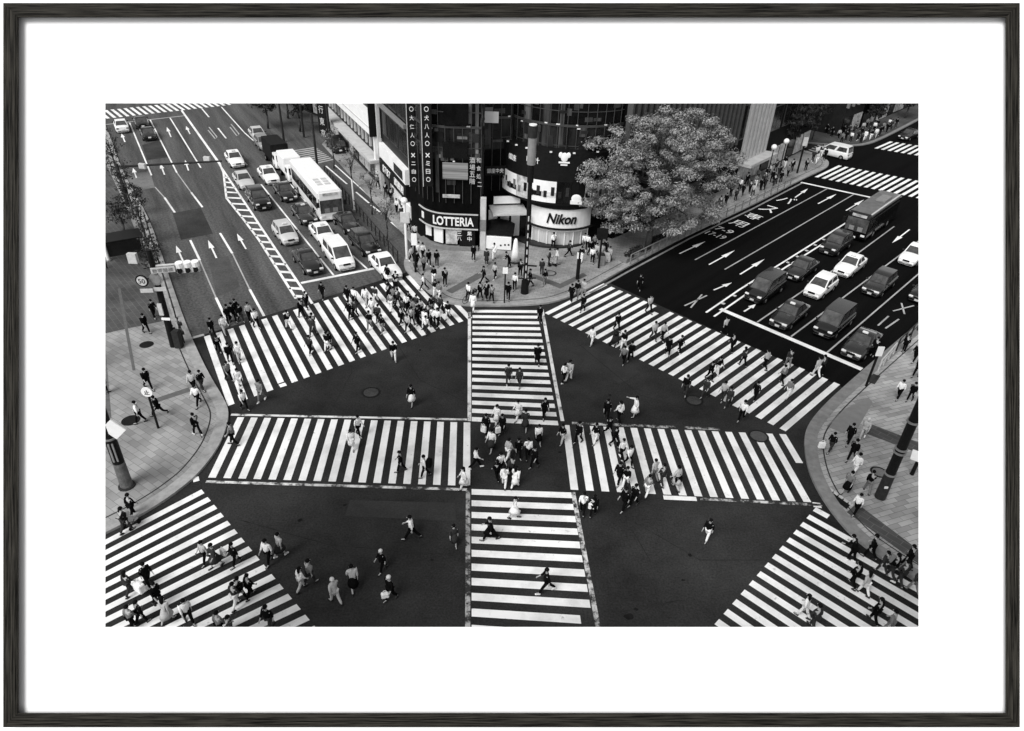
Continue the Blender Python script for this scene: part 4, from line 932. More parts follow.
for (x, y, kind) in ((141.8, 281, 0), (155.3, 279.5, 1)):
    z = zt - .75; c = at(p, (x, y), z)
    bm = bmesh.new(); tube(bm, c, c + Vector((0, .05, 0)), .44, .44, 20); obj('road_sign', mesh('road_sign', bm, M_BLACK if not kind else M_GREY), t)
    bm = bmesh.new(); tube(bm, c + Vector((0, -.03, 0)), c, .34, .34, 20); obj('sign_face', mesh('sign_face', bm, M_LGREY if not kind else M_GREY), t)
    if not kind: put_text('50', M_DARK, c + Vector((0, -.04, 0)), (1, 0, 0), (0, 0, 1), .45, .34, t, 'lettering', .01)
    bm = bmesh.new(); box(bm, c + Vector((.15, 0, -.72)), (.8, .05, .28), R(10)); obj('sign_plate', mesh('sign_plate', bm, M_LGREY), t)
    tubes('bracket', t, M_BLACK, [(c + Vector((0, .05, 0)), (0, 0, z), .05, .05)], 6)
bm = bmesh.new(); box(bm, (-.1, -.3, zt * .5), (.3, .1, .9)); obj('control_box', mesh('control_box', bm, M_LGREY), t); bm = bmesh.new(); box(bm, (.1, -.28, zt * .38), (.6, .1, .16)); obj('sign_plate', mesh('sign_plate', bm, M_WHITE), t)
bm = bmesh.new(); box(bm, (.45, -.1, .7), (.5, .5, 1.4)); obj('cabinet', mesh('cabinet', bm, M_DARK, bevel=.03), t)
bm = bmesh.new(); box(bm, (-1.4, .3, zt + .4), (.6, .3, .7)); obj('signal_head', mesh('signal_head', bm, M_LGREY), t)
# gantry across the far lanes
t, p = pole_thing('traffic_signal', 'grey signal gantry spanning the far lanes at upper left', 'traffic signal', (128, 206))
zt = zat(p, 168); tubes('mast', t, M_DARK, [((0, 0, 0), (0, 0, zt + .3), .2, .14)]); e = at(p, (222, 161), zt); tubes('arm', t, M_DARK, [((0, 0, zt), e, .12, .09)])
for x, y in ((143, 168), (207.5, 161)):
    c = at(p, (x, y), zt); bm = bmesh.new(); box(bm, (c.x, c.y, zt + .2), (.75, .35, .55), R(-8)); obj('signal_head', mesh('signal_head', bm, M_LGREY, bevel=.06), t)
# central lamp with lantern
t, p = pole_thing('street_lamp', 'tall black street lamp with pale cylindrical lantern before the dark building', 'street lamp', (524.5, 293))
z1, z0 = zat(p, 139), zat(p, 166); zt = zat(p, 127)
tubes('post', t, M_BLACK, [((0, 0, 0), (0, 0, z0), .17, .17), ((0, 0, 0), (0, 0, 1.2), .34, .3), ((0, 0, z0 - 1.4), (0, 0, z0), .25, .25)], 14)
tubes('lantern', t, mat('lantern_glass', .22, .3, .2, 1.5, spec=.4), [((0, 0, z0), (0, 0, z1), .33, .33)], 16); tubes('cap', t, M_DARK, [((0, 0, z1), (0, 0, zt), .36, .36)], 16); tubes('cap_top', t, M_WHITE, [((0, 0, zt), (0, 0, zt + .08), .3, .3)], 16)
for i in range(8):
    bm = bmesh.new(); box(bm, (.02, -.18, 1.7 + i * .72), (.1, .06, .42)); obj('light_slit', mesh('light_slit', bm, M_LGREY), t)
tubes('arm', t, M_BLACK, [((-.7, 0, 2.6), (.9, -.1, 2.6), .07, .07), ((-.6, -.1, 1.4), (.9, -.1, 1.5), .06, .06)])
# other posts on the paved corner
def post_sign(label, base, ytop, board, m, txt=None, w=.1, name='signpost', cat='signpost', pm=None):
    t, p = pole_thing(name, label, cat, base); h = zat(p, ytop) - .13
    tubes('post', t, pm or M_BLACK, [((0, 0, 0), (0, 0, h), w * .6, w * .6)])
    bm = bmesh.new(); box(bm, (0, -.1, h - board[1] / 2), (board[0], .08, board[1])); obj('board', mesh('board', bm, m, bevel=.015), t)
    return t, p, h
post_sign('short black post with small white head beside the upper middle crosswalk', (504.3, 303), 267, (.42, .55), M_WHITE)
post_sign('black post with white notice near the kerb below the camera shop', (577.3, 279), 252, (.45, .6), M_WHITE, w=.28)
post_sign('dark post with black disc in front of the big tree', (598.5, 268), 228, (1.0, 1.0), M_BLACK, w=.16)
post_sign('black pole with small white sign near the burger corner kerb', (415.6, 272), 233, (.5, 1.1), M_WHITE, w=.16)
post_sign('dark pole with white board on far pavement before the white hatchback', (797, 173), 137, (.6, 1.1), M_LGREY, w=.2)
t, p, h = post_sign('pale pole with small white board on the right pavement kerb', (866, 386), 346, (.45, .75), M_WHITE, w=.14)
t, p = pole_thing('street_lamp', 'slim white street lamp near the left kerb of the burger corner', 'street lamp', (407, 258.5)); h = zat(p, 202)
tubes('post', t, M_WHITE, [((0, 0, 0), (0, 0, h), .13, .1)]); bm = bmesh.new(); box(bm, (0, -.05, h * .72), (.85, .2, 1.0)); obj('board', mesh('board', bm, M_LGREY, bevel=.04), t); bm = bmesh.new(); ellipsoid(bm, (0, 0, h), (.3, .3, .3)); obj('lamp', mesh('lamp', bm, M_WHITE), t)
for b, y, lab in (((284, 141), 104, 'dark utility pole beyond the black truck'), ((304, 137), 101, 'dark utility pole right of the far dark trees'), ((318, 172), 132, 'thin dark pole behind the white coach')):
    t, p = pole_thing('utility_pole', lab, 'utility pole', b); h = zat(p, y) + 2
    tubes('post', t, M_DARK, [((0, 0, 0), (0, 0, h), .16, .12)]); tubes('cross_arm', t, M_DARK, [((-.8, 0, h - 1), (.8, 0, h - 1), .05, .05)])
for b, y, lab in (((764, 190), 150, 'thin street lamp with white globe among walkers past the big tree'), ((776, 184), 144, 'thin street lamp with pale globe near the dark tree, far pavement'), ((812, 140), 116, 'thin street lamp with white globe in the dark side street')):
    t, p = pole_thing('street_lamp', lab, 'street lamp', b); h = zat(p, y)
    tubes('post', t, M_DARK, [((0, 0, 0), (0, 0, h), .08, .06)]); bm = bmesh.new(); ellipsoid(bm, (0, 0, h + .2), (.34, .34, .34)); obj('globe', mesh('globe', bm, M_WHITE, True), t)
p = G(354.5, 211); t = thing('post', 'slim white post beside the thin trees right of the coach', 'post', (p.x, p.y, .0)); tubes('shaft', t, M_WHITE, [((0, 0, 0), (0, 0, 3.4), .1, .08)]); tubes('foot', t, M_GREY, [((0, 0, 0), (0, 0, .15), .25, .25)])
# bins
for b, m, lab in (((601, 266), M_GREY, 'grey bin nearest the crossing by the right road kerb'), ((606.5, 262.5), M_LGREY, 'pale bin beside the grey one by the right road kerb')):
    p = G(*b); t = thing('litter_bin', lab, 'bin', (p.x, p.y, .13)); bm = bmesh.new(); box(bm, (0, 0, .5), (.6, .6, 1.0)); obj('bin_body', mesh('bin_body', bm, m, bevel=.06), t); bm = bmesh.new(); box(bm, (0, 0, 1.03), (.5, .5, .08)); obj('lid', mesh('lid', bm, M_DARK, bevel=.02), t)
# white banner stand and the stairway kiosk in front of the recess
p = G(515, 263); t = thing('banner_stand', 'tall white tapering banner left of the central street lamp', 'banner', (p.x, p.y, .13))
bm = bmesh.new(); loft(bm, [[Vector((math.cos(a) * r * .9, math.sin(a) * r * .6, z)) for a in [k * math.pi / 6 for k in range(12)]] for z, r in ((.05, .5), (1.0, .34), (2.1, .2), (2.3, .1))]); obj('banner', mesh('banner', bm, M_WHITE, True), t)
tubes('foot', t, M_DARK, [((0, 0, 0), (0, 0, .06), .6, .6)], 16)
p = G(497, 251); t = thing('stairway_kiosk', 'white walled stairway entrance with dark curved roof between the shops', 'kiosk', (p.x, p.y, .13), R(-3))
bm = bmesh.new(); box(bm, (0, 0, .72), (2.7, .2, 1.3)); w = obj('parapet', mesh('parapet', bm, M_WHITE, bevel=.03), t)
for k in (.35, .75, 1.1): bm = bmesh.new(); box(bm, (k, -.11, .5 + (k * 3 % 1) * .4), (.16, .03, .16)); obj('badge', mesh('badge', bm, M_DARK), w)
bm = bmesh.new(); box(bm, (-1.3, 1.2, .72), (.2, 2.2, 1.3)); obj('parapet', mesh('parapet', bm, M_WHITE), t)
bm = bmesh.new(); loft(bm, [[Vector((x, y, z)) for y, z in ((.1, 1.45), (.1, 1.6 + b), (2.2, 1.9 + b), (2.2, 1.75 + b))] for x, b in ((-1.5, 0), (-.8, .3), (0, .4), (.8, .3), (1.5, 0))]); obj('roof', mesh('roof', bm, M_BLACK), t)
bm = bmesh.new(); box(bm, (.2, 1.2, .02), (2.4, 2.0, .04)); obj('stair_well', mesh('stair_well', bm, M_BLACK), t)
# railings
def railing(label, a, b, h=1.0, m=M_DARK, n=None, group='railings along the kerbs'):
    A, B = G(*a, .13), G(*b, .13); L = (B - A).length; t = thing('guard_rail', label, 'railing', A, math.atan2(B.y - A.y, B.x - A.x), group); n = n or max(2, int(L / 2))
    tubes('top_rail', t, m, [((0, 0, h), (L, 0, h), .05, .05)], 6); tubes('lower_rail', t, m, [((0, 0, h * .5), (L, 0, h * .5), .035, .035)], 6)
    for i in range(n + 1): tubes('post', t, m, [((L * i / n, 0, 0), (L * i / n, 0, h), .06, .06)], 6)
railing('long dark railing separating the coach lane from the side lane', (325, 175), (398, 262), 1.1, M_DARK, 20)
railing('railing on the right road kerb under the big tree', (630, 264.5), (697, 231), 1.0, M_GREY, 10)
railing('railing on the right road kerb past the big tree', (701, 229), (790, 185.5), 1.0, M_GREY, 12)
railing('pale railing at the top of the right pavement', (878, 371), (893, 354), 1.0, M_LGREY, 3)
railing('dark railing at the right edge above the pavement', (896, 351), (930, 318), 1.1, M_DARK, 5)
railing('low dark railing on the left kerb beside the trees', (146, 222), (176, 318), 1.0, M_DARK, 12)
# boards and a shelter
p = G(911, 476); t = thing('notice_board', 'tilted white notice board on a dark leg at the right edge', 'notice board', (p.x, p.y, .13), R(-30))
tubes('leg', t, M_BLACK, [((0, 0, 0), (0, 0, 1.2), .12, .1)]); bm = bmesh.new(); box(bm, (0, 0, 0), (1.5, .7, .08)); o = obj('board', mesh('board', bm, M_WHITE, bevel=.01), t, loc=(.3, 0, 1.35)); o.rotation_euler = (R(25), 0, 0)
p = G(126, 262); t = thing('shelter', 'flat black shelter roof at the left edge behind the sign mast', 'shelter', (p.x, p.y, .13), R(35))
bm = bmesh.new(); box(bm, (0, 0, 2.3), (3.6, 2.2, .14)); obj('roof', mesh('roof', bm, M_BLACK, bevel=.02), t)
for x in (-1.6, 1.6):
    for y in (-.9, .9): tubes('post', t, M_BLACK, [((x, y, 0), (x, y, 2.25), .06, .06)], 6)
bm = bmesh.new(); box(bm, (0, .95, 1.1), (3.3, .05, 1.8)); obj('back_panel', mesh('back_panel', bm, M_DARK), t)
p = G(109, 262); t = thing('post', 'short white post at the left edge beside the black shelter', 'post', (p.x, p.y, .13)); tubes('shaft', t, M_WHITE, [((0, 0, 0), (0, 0, 1.5), .14, .14)]); tubes('foot', t, M_GREY, [((0, 0, 0), (0, 0, .1), .25, .25)])
# ------------------------------------------------------------------ people
def skin_mesh(name, nodes, edges, m, root=0):
    """grow one continuous tapered surface over a skeleton of joints: nodes = [(xyz, radius)]"""
    me = bpy.data.meshes.new(name); me.from_pydata([n[0] for n in nodes], edges, [])
    o = bpy.data.objects.new(name, me); COL.objects.link(o)
    o.modifiers.new('skin', 'SKIN'); o.modifiers.new('sub', 'SUBSURF').levels = 1
    for i, n in enumerate(nodes):
        sv = me.skin_vertices[0].data[i]; r = n[1]; sv.radius = r if isinstance(r, tuple) else (r, r); sv.use_root = (i == root)
    dg = bpy.context.evaluated_depsgraph_get(); dg.update()
    out = bpy.data.meshes.new_from_object(o.evaluated_get(dg)); out.name = name
    bpy.data.objects.remove(o); bpy.data.meshes.remove(me)
    out.materials.clear(); out.materials.append(m); out.shade_smooth()
    return out

POSES = {   # hip/knee left, hip/knee right, shoulder/elbow left, shoulder/elbow right, lean (degrees, forward positive)
    'w': (19, 7, -15, 20, -13, 16, 14, 24, 3), 'v': (-14, 20, 18, 7, 12, 26, -12, 14, 2),
    's': (4, 2, -4, 3, -4, 12, 5, 14, 0), 'p': (8, 4, -6, 8, -8, 15, 38, 95, 0),
    'S': (29, 8, -24, 22, -20, 22, 22, 32, 4), 'r': (46, 30, -34, 60, -40, 70, 44, 80, 9),
    'b': (12, 8, -6, 14, 24, 30, 18, 40, 24), 'u': (8, 4, -8, 8, -10, 12, 100, 12, 0),
}
def joints(pose):
    hl, kl, hr, kr, sl, el, s_r, er, lean = [R(a) for a in POSES[pose]]
    J = {}; up = Vector((math.sin(lean), 0, math.cos(lean)))
    pel = Vector((0, 0, .93)); J['pel'] = pel; J['waist'] = pel + up * .14; J['chest'] = pel + up * .36; J['neck'] = pel + up * .55
    J['chin'] = J['neck'] + up * .07 + Vector((.02, 0, 0)); J['head'] = J['neck'] + up * .17 + Vector((.025, 0, 0)); J['crown'] = J['neck'] + up * .24 + Vector((.015, 0, 0))
    for s, h, k, sh, e in ((1, hl, kl, sl, el), (-1, hr, kr, s_r, er)):
        n = 'L' if s > 0 else 'R'
        hp = pel + Vector((0, s * .095, -.03)); kn = hp + Vector((math.sin(h), 0, -math.cos(h))) * .42
        an = kn + Vector((math.sin(h - k), 0, -math.cos(h - k))) * .40; f = (h - k) * .6
        J['hip' + n], J['knee' + n], J['ank' + n] = hp, kn, an
        J['toe' + n] = an + Vector((math.cos(f) * .17, s * .02, math.sin(f) * .17 - .05)); J['heel' + n] = an + Vector((-.04, 0, -.05))
        so = J['chest'] + up * .12 + Vector((0, s * .185, 0)); a = sh
        eb = so + Vector((math.sin(a), s * .12, -math.cos(a))).normalized() * .28
        wr = eb + Vector((math.sin(a + e), s * .02, -math.cos(a + e))).normalized() * .25
        J['sho' + n], J['elb' + n], J['wri' + n] = so, eb, wr; J['hd' + n] = (wr - eb).normalized()
    low = min(J[q].z for q in ('toeL', 'toeR', 'heelL', 'heelR')) - .03
    for v in J.values():
        if v is not J['hdL'] and v is not J['hdR']: v.z -= low
    return J

_pc = {}
def person_mesh(kind, pose):
    key = (kind, pose)
    if key in _pc: return _pc[key]
    J = joints(pose); g = lambda n, r: (J[n][:], r)
    if kind == 'body':
        N = [g('pel', .11), g('waist', .1), g('chest', .125), g('neck', .055), g('chin', (.066, .06)), g('head', (.1, .088)), g('crown', (.07, .062))]
        E_ = [(0, 1), (1, 2), (2, 3), (3, 4), (4, 5), (5, 6)]
        for s in 'LR':
            i = len(N); N += [g('hip' + s, .085), g('knee' + s, .055), g('ank' + s, .038), g('toe' + s, (.035, .025))]; E_ += [(0, i), (i, i + 1), (i + 1, i + 2), (i + 2, i + 3)]
            i = len(N); N += [g('sho' + s, .062), g('elb' + s, .042), g('wri' + s, .028)]; E_ += [(2, i), (i, i + 1), (i + 1, i + 2)]
            w, d = J['wri' + s], J['hd' + s]; sd = Vector((1, 0, 0)); sd = (sd - d * sd.dot(d)).normalized() if abs(d.x) < .9 else Vector((0, 0, 1)); j = len(N)
            N.append(((w + d * .075)[:], (.04, .02))); E_.append((i + 2, j))                       # palm
            inw = Vector((0, -1 if s == 'L' else 1, 0))
            for off, ln in ((-.03, .062), (-.01, .078), (.01, .074), (.03, .058)):                 # four fingers, slightly curled
                a = w + d * .095 + sd * off; b = a + d * ln * .6; c = b + (d * .75 + inw * .5) * ln * .5; k = len(N)
                N += [(a[:], .0105), (b[:], .0095), (c[:], .008)]; E_ += [(j, k), (k, k + 1), (k + 1, k + 2)]
            a = w + d * .04 + sd * .038; b = a + (d * .7 + sd * .6) * .035; c = b + d * .03; k = len(N)   # thumb from the side of the palm
            N += [(a[:], .012), (b[:], .0105), (c[:], .009)]; E_ += [(j, k), (k, k + 1), (k + 1, k + 2)]
        me = skin_mesh('person', N, E_, M_SKIN)
        bm = bmesh.new(); bm.from_mesh(me); hd = J['head']
        tube(bm, hd + Vector((.09, 0, .0)), hd + Vector((.125, 0, -.03)), .014, .018, 6)                # nose
        for s in (-1, 1): ellipsoid(bm, hd + Vector((0, s * .095, -.01)), (.025, .012, .034), 8, 5)     # ears
        bm.to_mesh(me); bm.free()
    elif kind in ('top', 'coat'):
        c = 1.1 if kind == 'coat' else 1
        N = [g('pel', (.15 * c, .135 * c)), g('waist', .132 * c), g('chest', .158 * c), (J['neck'].lerp(J['chest'], .3)[:], .085)]; E_ = [(0, 1), (1, 2), (2, 3)]
        for s in 'LR':
            i = len(N); N += [g('sho' + s, .082 * c), g('elb' + s, .06 * c), ((J['wri' + s].lerp(J['elb' + s], .12 if kind == 'coat' else .35))[:], .047 * c)]; E_ += [(2, i), (i, i + 1), (i + 1, i + 2)]
        me = skin_mesh('shirt' if kind == 'top' else 'coat', N, E_, CLOTH['K'], 1)
        if kind == 'coat':
            bm = bmesh.new(); bm.from_mesh(me); skirt_rings(bm, J, .52, .22, .13); bm.to_mesh(me); bm.free(); me.shade_smooth()
    elif kind == 'trousers':
        N = [g('pel', .14)]; E_ = []
        for s in 'LR':
            i = len(N); N += [g('hip' + s, .105), g('knee' + s, .076), ((J['ank' + s].lerp(J['knee' + s], .06))[:], .062)]; E_ += [(0, i), (i, i + 1), (i + 1, i + 2)]
        me = skin_mesh('trousers', N, E_, CLOTH['K'])
    elif kind in ('skirt', 'gown'):
        bm = bmesh.new(); skirt_rings(bm, J, .48 if kind == 'skirt' else .14, .25 if kind == 'skirt' else .34, .12)
        me = mesh('skirt', bm, CLOTH['K'], True)
    elif kind == 'shoes':
        me = None
    elif kind in ('hair', 'long_hair'):
        bm = bmesh.new(); h = J['head']
        ellipsoid(bm, h + Vector((-.022, 0, .03)), (.115, .103, .112), 14, 10)
        if kind == 'long_hair':
            rings = []
            for z, x, a, b in ((.04, -.03, .10, .10), (-.06, -.06, .075, .1), (-.16, -.08, .06, .1), (-.28, -.09, .035, .075)): rings.append([h + Vector((x + a * math.cos(t), b * math.sin(t), z)) for t in [k * math.pi / 5 for k in range(10)]])
            loft(bm, rings)
        me = mesh('hair', bm, M_HAIR, True)
    _pc[key] = me
    return me
def skirt_rings(bm, J, hem, r, top_r):
    rings = []; p = J['pel']; fx = max(.02, abs(J['kneeL'].x - J['kneeR'].x) * .5)
    for t in (0, .25, .6, 1):
        z = p.z + .1 + (hem - p.z - .1) * t; rr = top_r + (r - top_r) * t ** .8
        rings.append([Vector((p.x + (rr + fx * t * .7) * math.cos(a), rr * (1 + .06 * t * math.sin(6 * a)) * math.sin(a), z)) for a in [k * math.pi / 8 for k in range(16)]])
    loft(bm, rings)
_shoe = None
def shoe_mesh():
    global _shoe
    if _shoe is None:
        bm = bmesh.new(); loft(bm, [[Vector((x, y, z)) for y, z in ((-w, 0), (-w, h * .6), (-w * .6, h), (w * .6, h), (w, h * .6), (w, 0))] for x, w, h in ((-.08, .028, .07), (-.05, .04, .1), (.04, .042, .1), (.13, .045, .065), (.18, .03, .04))])
        _shoe = mesh('shoe', bm, M_SHOE, True)
    return _shoe

DIRS = {'u': (0, -12), 'd': (0, 12), 'l': (-12, 0), 'r': (12, 0), 'ul': (-9, -8), 'ur': (9, -8), 'dl': (-9, 8), 'dr': (9, 8)}
DIRW = {'u': 'upward', 'd': 'downward', 'l': 'left', 'r': 'right', 'ul': 'up left', 'ur': 'up right', 'dl': 'down left', 'dr': 'down right'}
TONE = {'K': 'black', 'D': 'dark', 'G': 'grey', 'L': 'pale', 'W': 'white'}
VERB = {'w': 'walking', 'v': 'walking', 's': 'standing', 'p': 'standing', 'S': 'striding', 'r': 'running', 'b': 'bending', 'u': 'reaching'}
GARB = {'t': 'trousers', 's': 'skirt', 'd': 'coat', 'g': 'gown'}
REG = {'U': 'on upper left crosswalk', 'R': 'on upper right crosswalk', 'W': 'on left middle crosswalk', 'E': 'on right middle crosswalk', 'T': 'on upper middle crosswalk', 'B': 'on lower middle crosswalk', 'l': 'on lower left crosswalk', 'r': 'on lower right crosswalk',
       'c': 'in the bare central square', '1': 'on lower left asphalt', '2': 'on lower right asphalt', '3': 'on upper left asphalt', '4': 'on upper right asphalt', 'P': 'on left paved corner', 'C': 'on corner below dark building', 'N': 'outside the camera shop', 'Q': 'on right paved corner', 'S': 'on pavement past big tree', 'F': 'in far right crowd', 'V': 'beside the 8787 building', 'J': 'by far side crosswalk'}
GRP = {'U': 'people on the upper left crosswalk', 'R': 'people on the upper right crosswalk', 'F': 'crowd on the far right kerb', 'C': 'people on the paved corner below the dark building', 'l': 'people on the lower left crosswalk', 'r': 'people on the lower right crosswalk', 'c': 'people in the middle of the crossing'}
ORD = ['first', 'second', 'third', 'fourth', 'fifth', 'sixth', 'seventh', 'eighth', 'ninth', 'tenth', 'eleventh', 'twelfth', 'thirteenth', 'fourteenth', 'fifteenth', 'sixteenth', 'seventeenth', 'eighteenth', 'nineteenth', 'twentieth', 'twenty first', 'twenty second', 'twenty third', 'twenty fourth', 'twenty fifth']
